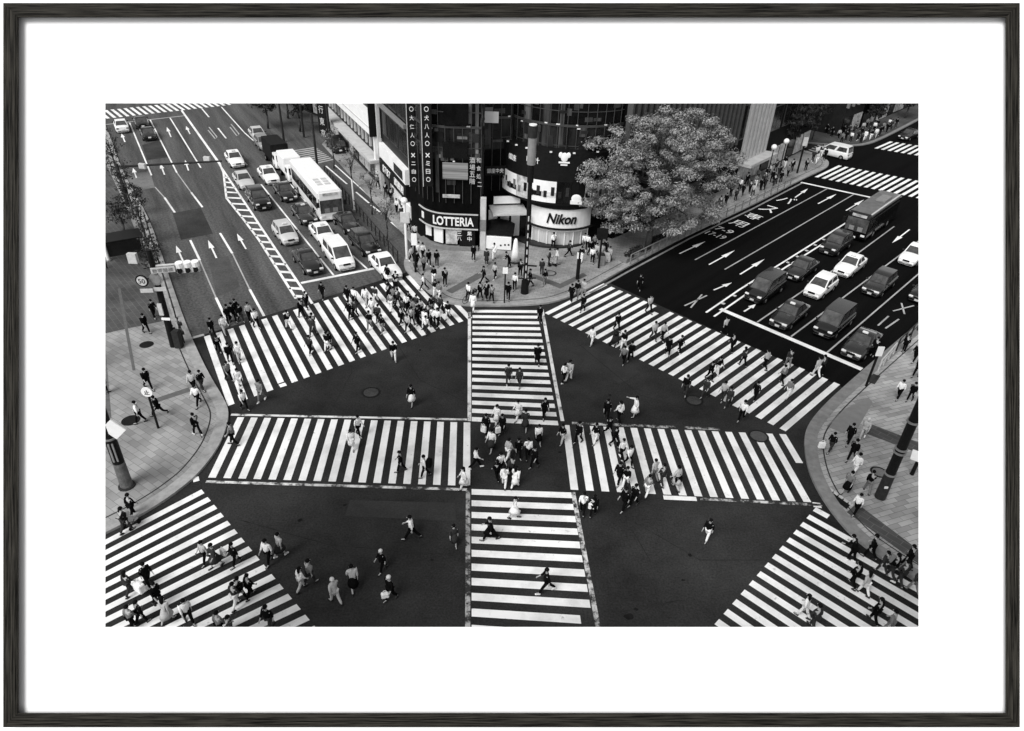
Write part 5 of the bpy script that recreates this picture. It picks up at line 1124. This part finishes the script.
# region: x y direction pose top bottom(+garment) hair ; feet position in the photograph
PEOPLE = '''
l: 134 517 ur w K Kt b/128 532 ur v K Dt b/150 586 dr v K Kt b/131 594 ur w D Dt l/160 606 dr w K Kt b/143 624 ur v K Kt b/134 629 ur w G Kt b/190 623 dr w W Kt b/169 622 ur v L Ls l/188 652 ur w G Kt b/237 565 dl w K Kt b/217 567 dl v D Ds b/207 563 dl w L Kt b/251 597 ur w K Kt b/242 601 ur v K Kt b/237 607 ur w D Wt b/222 636 ur w G Kt b/233 640 ur v D Dt b/271 630 dl w K Dt b
1: 270 563 dl w W Kt b/281 556 ur v L Ds b/302 590 ur w W Lt l/311 584 ur v G Dt b/336 603 ul w L Lt g/354 590 u v L Ks b/383 571 dl w K Kt g/391 600 dl v K Kt g/412 539 l S W Kt b/454 545 d w D Ds l
B: 490 540 l S K Kd b/514 518 r w W Ws b/546 592 l S K Kt b
2: 582 514 u w W Kt b/592.5 516 u v K Kt l/623.5 510 dl w K Kt b/633 506 dl v K Kt b/646 496 ur w G Wt b/706 540 dl w K Wt b
E: 653 480 ul w L Gt b/661 485 ul v D Dt b/675 489 ul v L Ld b/614 447 dr w K Kt b/621 459 dr v W Kt b/618 484 dl w K Kt b/625 487 dl v K Wt b/562 443.5 dl w K Lt l/578 443 dl v K Kt b/595 443.5 dl w K Wt b/608 436 dr S K Kt b/628 466 dr w W Kt b
4: 606 419 d w K Kt b/618.5 423 ul v W Kt b/634 417 l u W Ws b/563.5 382.5 ur w W Kt b/568.5 381 ur v L Wt b/591.5 345 dl w W Wt b
c: 486 435 dl w K Kt b/502 434 dl v K Kd b/491.5 451 dl w W Ds b/508 460 ur w L Wt b/518 458 d w K Kt b/527.5 459 u v W Kt b/538 444 d w W Ks l/534 468 dl v K Kt b/475.5 468 r S W Kt b/504 487 u w W Wt b/515 488 ur v W Wd l/500 474 dr v W Kt b/511 479 ul w D Kt b/497 480 ul v K Kt l
T: 497 425 dl w W Wd b/518 419 dl S W Wd b/525 430 d w D Ds b/544 418 d v K Kt b/537 364 d w K Kd b/508 384 d v D Dt b/519 386.5 d w D Dt b/539.5 322 d w K Kt b
W: 464 489 l w W Wd l/401 471.5 l w K Kt b/425 477 l w W Kt b/359 436 dr v W Kt b/352 449 d w W Wd l
3: 412 405 dl w K Ws l/394 361 d w K Wt b
R: 577 298 dl w K Wt b/583 296 dl v L Lt b/571 302 dl w K Kt b/582.5 311.5 dl v K Kt b/648.5 313 dr w L Kt b/616.5 331 dr w K Kt b/623 349 dl v K Wt b/623 364 dl w W Kt b/630 361 dl v K Kt b/653 340 dr w L Dt b/662 341 dr v L Wt b/667 355 d w K Kd b/679 353 dr v K Kt b/724 334 ul w L Kt b/731 352 ul v K Kt b/742 366 ul w D Kt l/764 369 ul v L Wt b/787 367 ul w D Gt b/781 384 ul v W Kt b/787 398 dl w G Wt b/815 377 ul w L Wt b/820 374 ul v D Kt b/709 380 dr w K Kt b/717 375 dr v K Wt b/684.5 395 dl w W Dt b/704 398 dl v W Wt b/722 401 dl w L Dt b/754 400 dl w K Kt b/740.5 421 dl v W Kt b/727 407 dl v D Dt b
4: 639 290 d w K Kt b
Q: 897 399 dl w W Kt b/909 401 dl v K Kt b/847 444 dl w K Kt b/862 438 dl v L Lt g/850 461 dl v K Kt b/829 452 dl w K Dt b/853 475 dl w W Wt b/845 493 dl v G Ks b/866 492 u w K Gt b/854 514 dl w W Kt b/913 362 dl w K Kt b/915 377 dl v K Kt b/903 352 dl s K Kt b/872 356 dl s K Kt b
r: 850 561 ul b K Kt b/868 558 ul w K Kt b/851 586 ul v K Kt b/862 594 ul w L Wt l/880 573 ul w D Dt b/898 584 ul v D Dt b/911 592 ul w D Gt b/872 622 ul v K Kt b/886 634 ul w G Gt b/802 617 ul w W Wt l/811 629 ul v D Dt b/889 578 ul v K Dt b
Q: 905 567 ul w K Kt b
P: 147 333 dr w K Kt b/155 318 dr v K Kt b/176 345 dr w K Dt b/149 389 dr S K Kt b/160 416 l r K Kt b/141 423 l w W Kt b/199 405 dl S W Kt b/203 390 dr v K Dt b/195 392 dl w L Kt b/198 435 ul w K Kt b/107 393 r s K Kt b
W: 234 445 l v G Kt b
U: 213 336 dr w W Wt b/225 334 dr v W Lt b/219 353 dr b K Kt b/231 363 dr w K Kt b/240 362 dr v W Lt b/229.5 381 dr w G Kt b/240 388 dr v W Wt b/245 410 dr w W Kt l/262 401 dl v W Wt b/234 322 dr w K Kt b/229.5 324 dr v K Kt b/241.5 322 dr w K Dt b/237 317 dr v K Kt b/250 321 dr v L Kt b/257 328 dr w W Kt b/289 329 ul w K Wt b/302 318 ul w K Kt b/307 309 ul v K Kt b/314 333 ul w D Gt b/311 354 dl w D Kt l/328 351 dl v K Wt b/330 349 dl w K Kt b/313 336 dl v D Dt b/348 303 dl w K Kt b/355 305 dl v W Wt b/350 319 dl w K Kt b/355.5 318 dl v D Kt b/366 306 dl w W Lt b/376 303 dl v W Wt b/372.5 315 dl w W Lt b/370 330 dl v K Wt b/382.5 333 dl w K Gt b/379 322 dl v D Kt b/358 352 dl w K Kt b/388 282 dl w K Wt b/396 288 ur w K Wt b/398 307 ur v W Kt b/394 304 dl w W Kt b/389 301 ur v K Kt b/409 308 dl w K Kt b/417 312 dl v D Dt b/407 312 ur w W Kt b/414 317 dl v W Wt b/401 325 ur w K Kt b/408 332 dl v L Wt b/418 324 dl w K Kt b/425 328 dl v W Wt b/432 314 dl w K Wt b/433 326 ur v W Wt b/438 327 dl w W Wt b/448 319 dl v K Wt b/426 334 ur w W Wt b/418 320 ur v K Kt b/323 299 dl w K Kt b/403 316 dl v D Kt l/412 326 ur v G Kt b/396 296 dl v K Dt b/421 316 dl w L Kt l/428 321 ur w D Kt b/391 311 ur w G Wt b/441 314 dl v D Kt b
C: 419 258 dr w W Wt b/423 259 dr v W Kt b/429 265.5 dr w K Kt b/424 271.5 dr v W Kt b/437 266.5 d w K Dt b/434 283 d v K Wt b/424 290 l S W Kt b/445 286 d s K Kt b/439.5 300 dl w W Wt b/435.5 296 dl v K Wt b/473.5 260.5 d w K Kt b/486.5 264.5 d w D Dd b/494 259.5 u v W Wt b/495 279 dl w W Kt l/484 283 l S K Kt b/480 299 ul w K Kt b/486.5 299.5 ul v K Kd b/491.5 302 ul w W Kt b/468.5 300 dl v W Kt b/473 311 dl w W Wd b/520 277 d s K Kt b/514.5 290 d v W Kt b/509 268 l b K Kt b/530 287 l w K Kt b/412 262 dr w L Kt b/417 268 dr v K Kt b/508 300 d w K Wt b
N: 553 249 u w W Kt b/568.5 256.5 r S D Kt b/556 265 r w W Lt b/549 266 r s D Dt b/541.5 275 d w D Dt b/544.5 285 d v K Gt b/584 249 d w W Wt b/581 262 dl w K Wt b/587 250 d v W Wt b/592 263 d w W Kt b/596 259 dl v L Kt b/601 260 d w W Gt b/590 256 dr w K Wt b/605 256 dl w K Kt b/594 250 d v G Kt b/609 262 dl v L Dt b
S: 742 196 dl w K Kt b/762 186 dl v D Wt b/755 187 dl w W Wt b/764 189 ur w K Kt b/771 183 dl v K Kt b/778 178 ur v K Kt b/784 168 d w K Wt b/730 197 dl w K Kt b/735 201 dl v D Kt b/749 193 ur w D Kt b/757 181 dl w G Kt b/768 176 dl w W Kt b/746 186 ur v K Kt b/760 191 dl w K Kt b/752 197 ur v L Dt b/773 187 ur w K Dt b/780 183 dl v K Kt b/787 177 dl w G Kt b/775 172 ur v D Kt b/725 206 dl w K Kt b/739 191 ur v W Kt b/766 180 dl w K Wt b/791 172 ur v K Kt b/719 209 ur w D Dt b
J: 805 171 d s K Kt b/812 162 d w D Kt b/816 164 d v L Wt b/824 160 d w K Kt b/820 157 u w D Wt b
F: 826 134 dl w K Kt b/831 137 d v K Kt b/838 139 dl w L Wt b/841 143 d v W Kt b/845 141 dl w K Kt b/850 142 d v W Kt b/853 135 dl w D Dt b/857 140.5 d v W Kt b/860 138 dl w K Kt b/864 141 d v W Wt b/868 135 dl w D Kt b/870 140 d v K Wt b/875 138 dl w W Lt b/879 136 d v K Kt b/862 132 dl w L Kt b/848 135 d v D Kt b/855 131 dl w W Kt b/873 132 d v W Kt b/843 135 dl w K Wt b/882 132 d v G Kt b/886 133 dl w K Kt b/890 130 d v D Kt b/836 133 dl w K Kt b/851 128 d v K Dt b/866 128 dl w G Kt b/876 129 d v K Kt b/895 128 dl w K Wt b/888 128 d v W Kt b/860 143.5 dl w D Kt b
V: 391 203 ur w K Kt b/397 213 dr v W Kt b/402 221 dr w D Kt b/386 197 ur v K Dt b/409 231 dr w K Kt b/415 240 ur v L Kt b/378 188 dr w G Kt b
'''
rows = []
for ln in PEOPLE.strip().split('\n'):
    rg, rest = ln.split(': ')
    for r in rest.split('/'):
        x, y, d, ps, tp, bt, hr = r.split(); rows.append([rg, float(x), float(y), d, ps, tp, bt[0], bt[1], hr])
rq = random.Random(17)
for r in rows:                                                        # the crowd wears mostly dark clothes
    if r[0] in 'UCNFSR':
        if r[6] == 'W' and r[7] == 't' and rq.random() < .6: r[6] = rq.choice('KDGK')
        if r[5] == 'W' and rq.random() < .33: r[5] = rq.choice('KDGL')
def stripe_of(rg, x, y):
    P1, PN, Q1, QN, n = CW[rg]; p = G(x, y); best = (1e9, 0)
    for i in range(n):
        a, b = P1.lerp(PN, i / (n - 1)), Q1.lerp(QN, i / (n - 1)); t = max(0, min(1, (p - a).dot(b - a) / (b - a).length_squared)); dd = (p - a.lerp(b, t)).length
        if dd < best[0]: best = (dd, i)
    return best[1]
STW = {'U': 'stripe from left', 'R': 'stripe from left', 'W': 'stripe from left', 'E': 'stripe from left', 'T': 'stripe from below', 'B': 'stripe from above', 'l': 'stripe from top', 'r': 'stripe from top'}
def base_label(r):
    rg, x, y, d, ps, tp, bt, gm, hr = r
    hat = 'pale haired ' if hr == 'g' else 'long haired ' if hr == 'l' else ''
    cl = f'in {TONE[tp]} long {GARB[gm]}' if gm in 'dg' and tp == bt else f'in all {TONE[tp]}' if tp == bt else f'in {TONE[tp]} top, {TONE[bt]} {GARB[gm]}'
    mv = VERB[ps] + ('' if VERB[ps] in ('standing', 'bending', 'reaching') else ' ' + DIRW[d])
    return f'{hat}person {cl}, {mv} {REG[rg]}'
from collections import defaultdict
lab = [base_label(r) for r in rows]
grp = defaultdict(list)
for i, l_ in enumerate(lab): grp[l_].append(i)
for l_, ids in list(grp.items()):
    if len(ids) == 1: continue
    rg = rows[ids[0]][0]
    for i in ids:
        if rg in STW: lab[i] = l_ + ', ' + ORD[stripe_of(rg, rows[i][1], rows[i][2])] + ' ' + STW[rg]
    g2 = defaultdict(list)
    for i in ids: g2[lab[i]].append(i)
    for l2, i2 in g2.items():
        if len(i2) == 1: continue
        i2.sort(key=lambda k: rows[k][1]); n = len(i2)
        for k, i in enumerate(i2):
            w = 'leftmost' if k == 0 else 'rightmost' if k == n - 1 else ('middle one' if n == 3 else ORD[k] + ' from left')
            lab[i] = (l2.split(', ')[0] + ', ' + ', '.join(l2.split(', ')[1:]) + ', ' + w)
def shorten(s):
    s = s.replace(' stripe from left', ' stripe from left')
    w = s.split()
    if len(w) > 16: s = s.replace('person in ', 'person, ').replace(' from left, ', ', ').replace('walking ', '')
    if len(s.split()) > 16: s = s.replace(' from left', '').replace(' from top', '').replace(' from below', '')
    if len(s.split()) > 16: s = s.replace('long haired person', 'person')
    return ' '.join(s.split()[:16])
rp = random.Random(11)
for i, (rg, x, y, d, ps, tp, bt, gm, hr) in enumerate(rows):
    z = .13 if rg in 'PCNQSFJV' else .012
    if rg == 'J' or (rg == 'C' and False): z = .13
    p = G(x, y, z); sc = rp.uniform(.89, 1.0) * (.97 if hr == 'l' else 1)
    o = obj('person', person_mesh('body', ps), None, loc=(p.x, p.y, z), rz=heading((x, y), DIRS[d]) + R(rp.uniform(-14, 14)))
    o.scale = (sc * 1.05, sc * 1.05, sc)
    tag(o, shorten(lab[i]), 'person', GRP.get(rg))
    obj('hair', person_mesh('long_hair' if hr == 'l' else 'hair', ps), o, M_HAIRG if hr == 'g' else M_HAIR)
    coat = gm == 'd'
    obj('coat' if coat else 'shirt', person_mesh('coat' if coat else 'top', ps), o, CLOTH[tp])
    if gm == 's': obj('skirt', person_mesh('skirt', ps), o, CLOTH[bt])
    elif gm == 'g': obj('gown', person_mesh('gown', ps), o, CLOTH[bt])
    else: obj('trousers', person_mesh('trousers', ps), o, CLOTH['K' if coat and bt == 'K' else bt])
    J = joints(ps)
    for s in 'LR':
        a, t_ = J['ank' + s], J['toe' + s]; v = t_ - a
        sh = obj('shoe', shoe_mesh(), o, CLOTH['W'] if (i * 7 + 3) % 11 == 0 else M_SHOE, loc=(a.x + .02, a.y, a.z - .085))
        sh.rotation_euler = (0, -math.atan2(v.z + .05, v.x), 0)

# things people carry or push
def bag(name, label, px, zc, size, m, rz=0.0, cat='bag'):
    p = G(px[0], px[1], zc); t = thing(name, label, cat, (p.x, p.y, zc), rz)
    bm = bmesh.new(); box(bm, (0, 0, 0), size); obj('bag_body', mesh('bag_body', bm, m, bevel=.03), t)
    bm = bmesh.new(); k = [Vector((math.cos(a) * size[0] * .3, 0, size[2] * .5 + math.sin(a) * .16)) for a in [j * math.pi / 6 for j in range(7)]]
    for a, b in zip(k, k[1:]): tube(bm, a, b, .014, .014, 6)
    obj('handle', mesh('handle', bm, m), t); return t
CW_ = CLOTH['W']; CK_ = CLOTH['K']
for name, lab_, px, zc, size, m in (('shopping_bag', 'white bag beside the black suited walker in the central square', (483.5, 429), .62, (.36, .16, .46), CW_), ('shopping_bag', 'white bag hanging beside the long coated walker, central square', (498, 430), .6, (.34, .16, .44), CW_),
    ('shopping_bag', 'large white bag between walkers on the lower left crosswalk', (139, 587), .5, (.55, .3, .5), CW_), ('shopping_bag', 'white bag on the left of the lower left crosswalk pair near its right end', (223, 552), .7, (.34, .16, .4), CW_),
    ('shopping_bag', 'white bag carried at the kerb of the right paved corner', (822, 445), .6, (.4, .2, .42), CW_), ('shopping_bag', 'white bag of the black clad walker just below the right middle crosswalk', (591.5, 506), .75, (.34, .16, .36), CW_),
    ('handbag', 'black shoulder bag of the pale coated person on right middle crosswalk', (678.5, 479), .85, (.4, .2, .4), CK_), ('rucksack', 'black rucksack on the white shirted walker on left middle crosswalk', (429, 463), 1.2, (.3, .38, .5), CK_),
    ('handbag', 'pale bag held by the pale haired walker on lower left asphalt', (385, 595), .55, (.36, .2, .3), CW_), ('handbag', 'black bag beside the grey topped skirted person, right corner', (849, 486), .7, (.36, .2, .36), CK_)):
    bag(name, lab_, px, zc, size, m, rp.uniform(-.6, .6), 'rucksack' if name == 'rucksack' else 'bag')
p = G(200.5, 433, .5); t = thing('walking_stick', 'thin dark stick held by the person on the left paved corner', 'walking stick', (p.x, p.y, .13)); tubes('shaft', t, M_BLACK, [((0, 0, 0), (-.15, .05, .95), .02, .022)], 6); tubes('grip', t, M_GREY, [((-.15, .05, .95), (-.2, .05, 1.0), .03, .03)], 6)
for px, lab_, d in (((614, 345), 'black pushchair on the upper right crosswalk', (-9, 8)), ((552, 267), 'pale pushchair outside the camera shop', (12, 0)), ((132, 526), 'pale pushchair at the kerb of the lower left crosswalk', (9, -8))):
    p = G(*px); z = .13 if px[1] < 300 else .012; t = thing('pushchair', lab_, 'pushchair', (p.x, p.y, z), heading(px, d)); m = M_BLACK if 'black' in lab_ else CLOTH['L']
    bm = bmesh.new(); loft(bm, [[Vector((x, s, zz)) for s, zz in ((-.2, a), (-.2, b), (.2, b), (.2, a))] for x, a, b in ((-.3, .45, .95), (-.1, .3, .9), (.15, .3, .5), (.35, .3, .42))]); obj('seat', mesh('seat', bm, m, bevel=.02), t)
    bm = bmesh.new(); ellipsoid(bm, (-.15, 0, .95), (.25, .22, .18)); obj('hood', mesh('hood', bm, m, True), t); tubes('push_handle', t, M_DARK, [((-.3, -.2, .6), (-.55, -.2, 1.0), .02, .02), ((-.3, .2, .6), (-.55, .2, 1.0), .02, .02), ((-.55, -.2, 1.0), (-.55, .2, 1.0), .02, .02), ((-.3, .2, .6), (.3, .2, .15), .02, .02), ((-.3, -.2, .6), (.3, -.2, .15), .02, .02), ((.1, -.2, .5), (-.25, -.2, .15), .02, .02), ((.1, .2, .5), (-.25, .2, .15), .02, .02)], 6)
    for x in (-.25, .3):
        for s in (-.22, .22):
            bm = bmesh.new(); tube(bm, (x, s - .02, .13), (x, s + .02, .13), .13, .13, 12); obj('wheel', mesh('wheel', bm, M_RUB), t)
def bicycle(px, d, lab_, z=.13):
    p = G(*px); t = thing('bicycle', lab_, 'bicycle', (p.x, p.y, z), heading(px, d))
    for x in (-.52, .52):
        bm = bmesh.new(); n = 18
        for i in range(n):
            a, b = 2 * math.pi * i / n, 2 * math.pi * (i + 1) / n; tube(bm, (x + .33 * math.cos(a), 0, .34 + .33 * math.sin(a)), (x + .33 * math.cos(b), 0, .34 + .33 * math.sin(b)), .022, .022, 6, caps=False)
        bmesh.ops.remove_doubles(bm, verts=bm.verts[:], dist=.002); w = obj('wheel', mesh('wheel', bm, M_RUB), t)
        bm = bmesh.new()
        for i in range(6): a = math.pi * i / 6; c = Vector((.32 * math.cos(a), 0, .32 * math.sin(a))); tube(bm, Vector((x, 0, .34)) - c, Vector((x, 0, .34)) + c, .005, .005, 4)
        obj('spokes', mesh('spokes', bm, M_GREY), w)
    tubes('frame', t, M_BLACK, [((-.52, 0, .34), (-.1, 0, .34), .02, .02), ((-.52, 0, .34), (-.2, 0, .8), .018, .018), ((-.1, 0, .34), (-.22, 0, .9), .02, .02), ((-.1, 0, .34), (.38, 0, .8), .022, .022), ((-.2, 0, .8), (.38, 0, .85), .02, .02), ((.52, 0, .34), (.36, 0, .98), .02, .02)], 6)
    tubes('handlebar', t, M_GREY, [((.36, -.27, 1.02), (.36, .27, 1.02), .018, .018)], 6); bm = bmesh.new(); ellipsoid(bm, (-.23, 0, .94), (.14, .08, .04)); obj('saddle', mesh('saddle', bm, M_BLACK, True), t)
    bm = bmesh.new(); box(bm, (.55, 0, .85), (.28, .3, .22)); obj('basket', mesh('basket', bm, M_DARK), t)
bicycle((470, 303), (9, -4), 'black bicycle beside white clad people at the kerb above the upper left crosswalk')
bicycle((181, 332), (6, 12), 'dark bicycle parked by the sign mast on the left kerb')
bicycle((183, 341), (6, 12), 'dark bicycle parked nearest the crossing at the left kerb')
# ------------------------------------------------------------------ the frame that surrounds the view
D_MAT, D_LIP, D_WALL = 20.0, 19.74, 20.06
def onplane(x, y, d):                       # a point of the plane d metres along the lens axis (the frame hangs square to it)
    r = ray(x, y); return EYE + r * d
def m_wood():
    m = mat('stained_oak', .02, .7, 0, spec=.06); nt = m.node_tree; b = nt.nodes['Principled BSDF']
    tc = nt.nodes.new('ShaderNodeTexCoord'); mp = nt.nodes.new('ShaderNodeMapping')
    mp.inputs['Scale'].default_value = (.5, 20, 20); nt.links.new(tc.outputs['Object'], mp.inputs[0])
    n = nt.nodes.new('ShaderNodeTexNoise'); n.inputs['Scale'].default_value = 1.3; n.inputs['Detail'].default_value = 8; n.inputs['Roughness'].default_value = .7
    nt.links.new(mp.outputs[0], n.inputs['Vector'])
    cr_ = nt.nodes.new('ShaderNodeValToRGB')
    cr_.color_ramp.elements[0].position = .4; cr_.color_ramp.elements[0].color = (.0015, .0013, .0011, 1)
    cr_.color_ramp.elements[1].position = .63; cr_.color_ramp.elements[1].color = (.042, .039, .033, 1)
    nt.links.new(n.outputs['Fac'], cr_.inputs[0]); nt.links.new(cr_.outputs[0], b.inputs['Base Color'])
    bp = nt.nodes.new('ShaderNodeBump'); bp.inputs['Strength'].default_value = .5; bp.inputs['Distance'].default_value = .03
    nt.links.new(n.outputs['Fac'], bp.inputs['Height']); nt.links.new(bp.outputs[0], b.inputs['Normal'])
    return m
M_WOOD = m_wood()
M_MAT = mat('mat_board', .9, .95, .01, 30, spec=.05)
M_WALL = mat('wall_paint', .88, .95, .015, 8, spec=.05)
AX = MC.transposed()
fr_c = onplane(512, 365.5, D_LIP)
frame = thing('picture_frame', 'dark stained oak picture frame with wide white mat round the street crossing', 'picture frame', fr_c)
right, up, nrm = AX @ Vector((1, 0, 0)), AX @ Vector((0, -1, 0)), AX @ Vector((0, 0, -1))
basis = Matrix((right, up, nrm)).transposed()
frame.rotation_euler = basis.to_euler()
fm = Matrix.Translation(fr_c) @ basis.to_4x4(); fmi = fm.inverted()
def floc(x, y, d): return fmi @ onplane(x, y, d)
O = [(2.4, 2.4), (1020.6, 2.4), (1020.6, 727.8), (2.4, 727.8)]; I = [(17.2, 16.4), (1007, 16.4), (1007, 714), (17.2, 714)]
for k in range(4):
    a, b_, c, d = O[k], O[(k + 1) % 4], I[(k + 1) % 4], I[k]
    A, B, Cc, Dd = [floc(*q, D_LIP) for q in (a, b_, c, d)]
    ang = math.atan2((B - A).y, (B - A).x); rot = Matrix.Rotation(-ang, 4, 'Z'); mid = (A + B) / 2
    def L(p, z): q = rot @ (p - mid); return Vector((q.x, q.y, z))
    A, B, Cc, Dd = L(A, 0), L(B, 0), L(Cc, 0), L(Dd, 0)
    w = abs(Cc.y)
    prof = [(0, -.37), (0, -.03), (.1, 0), (.82, 0), (1, -.03), (1, -.06), (.35, -.09), (.35, -.31), (.3, -.37)]     # outer side, rounded face, lip, rabbet
    bm = bmesh.new()
    sg = -1 if Cc.y < 0 else 1
    loft(bm, [[Vector((A.x + (Dd.x - A.x) * u, sg * w * u, z)) for u, z in prof], [Vector((B.x + (Cc.x - B.x) * u, sg * w * u, z)) for u, z in prof]])
    me = mesh('frame_rail', bm, M_WOOD)
    o = obj('frame_rail', me, frame, loc=mid); o.rotation_euler = (0, 0, ang)
def ring_board(name, outer, inner, d0, d1, m, parent=None):
    bm = bmesh.new()
    P = floc if parent else onplane
    lp = []
    for d in (d0, d1):
        lp.append(([bm.verts.new(P(x, y, d)) for x, y in outer], [bm.verts.new(P(x, y, d)) for x, y in inner]))
    for i in range(4):
        j = (i + 1) % 4
        for o_, n_ in (lp[0], lp[1]): bm.faces.new((o_[i], o_[j], n_[j], n_[i]))
        bm.faces.new((lp[0][0][i], lp[0][0][j], lp[1][0][j], lp[1][0][i])); bm.faces.new((lp[0][1][i], lp[0][1][j], lp[1][1][j], lp[1][1][i]))
    return obj(name, mesh(name, bm, m), parent)
def rect(x0, y0, x1, y1): return [(x0, y0), (x1, y0), (x1, y1), (x0, y1)]
ring_board('mat_board', rect(10, 9, 1014, 721), rect(105.3, 103.3, 918.6, 627), D_MAT - .02, D_MAT, M_MAT, frame)
wall = ring_board('wall', rect(-100, -100, 1124, 831), rect(60, 60, 964, 671), D_WALL, D_WALL + .08, M_WALL)
tag(wall, 'plain white wall panel behind the framed picture', 'wall')

# ------------------------------------------------------------------ light, sky, camera
Ls = (nrm - right * .42 + up * .42).normalized()            # direction towards the sun
sun = bpy.data.lights.new('sun', 'SUN'); sun.energy = 2.25; sun.angle = R(34); sun.color = (1, .995, .985)
so = bpy.data.objects.new('sun', sun); COL.objects.link(so); so.rotation_euler = Ls.to_track_quat('Z', 'Y').to_euler(); so.location = (0, -30, 80)
W = bpy.data.worlds.new('World'); SC.world = W; W.use_nodes = True; nt = W.node_tree
bg = nt.nodes['Background']; bg.inputs['Strength'].default_value = .15
sk = nt.nodes.new('ShaderNodeTexSky'); sk.sky_type = 'NISHITA'; sk.sun_disc = False
sk.sun_elevation = math.asin(Ls.z); sk.sun_rotation = math.atan2(Ls.x, Ls.y)
bw = nt.nodes.new('ShaderNodeRGBToBW')                     # the photograph is black and white: a neutral, overcast sky
nt.links.new(sk.outputs[0], bw.inputs[0]); nt.links.new(bw.outputs[0], bg.inputs['Color'])
cam = bpy.data.cameras.new('camera'); cam.sensor_width = 36; cam.lens = FPX / 1024 * 36; cam.clip_start = .1; cam.clip_end = 2000
co = bpy.data.objects.new('camera', cam); COL.objects.link(co)
co.matrix_world = Matrix.Translation(EYE) @ basis.to_4x4()
SC.camera = co
SC.render.resolution_x, SC.render.resolution_y = 1024, 731
SC.view_settings.view_transform = 'Standard'; SC.view_settings.look = 'None'
SC.view_settings.exposure = 0.5; SC.view_settings.gamma = 1.0
SC.cycles.max_bounces = 5
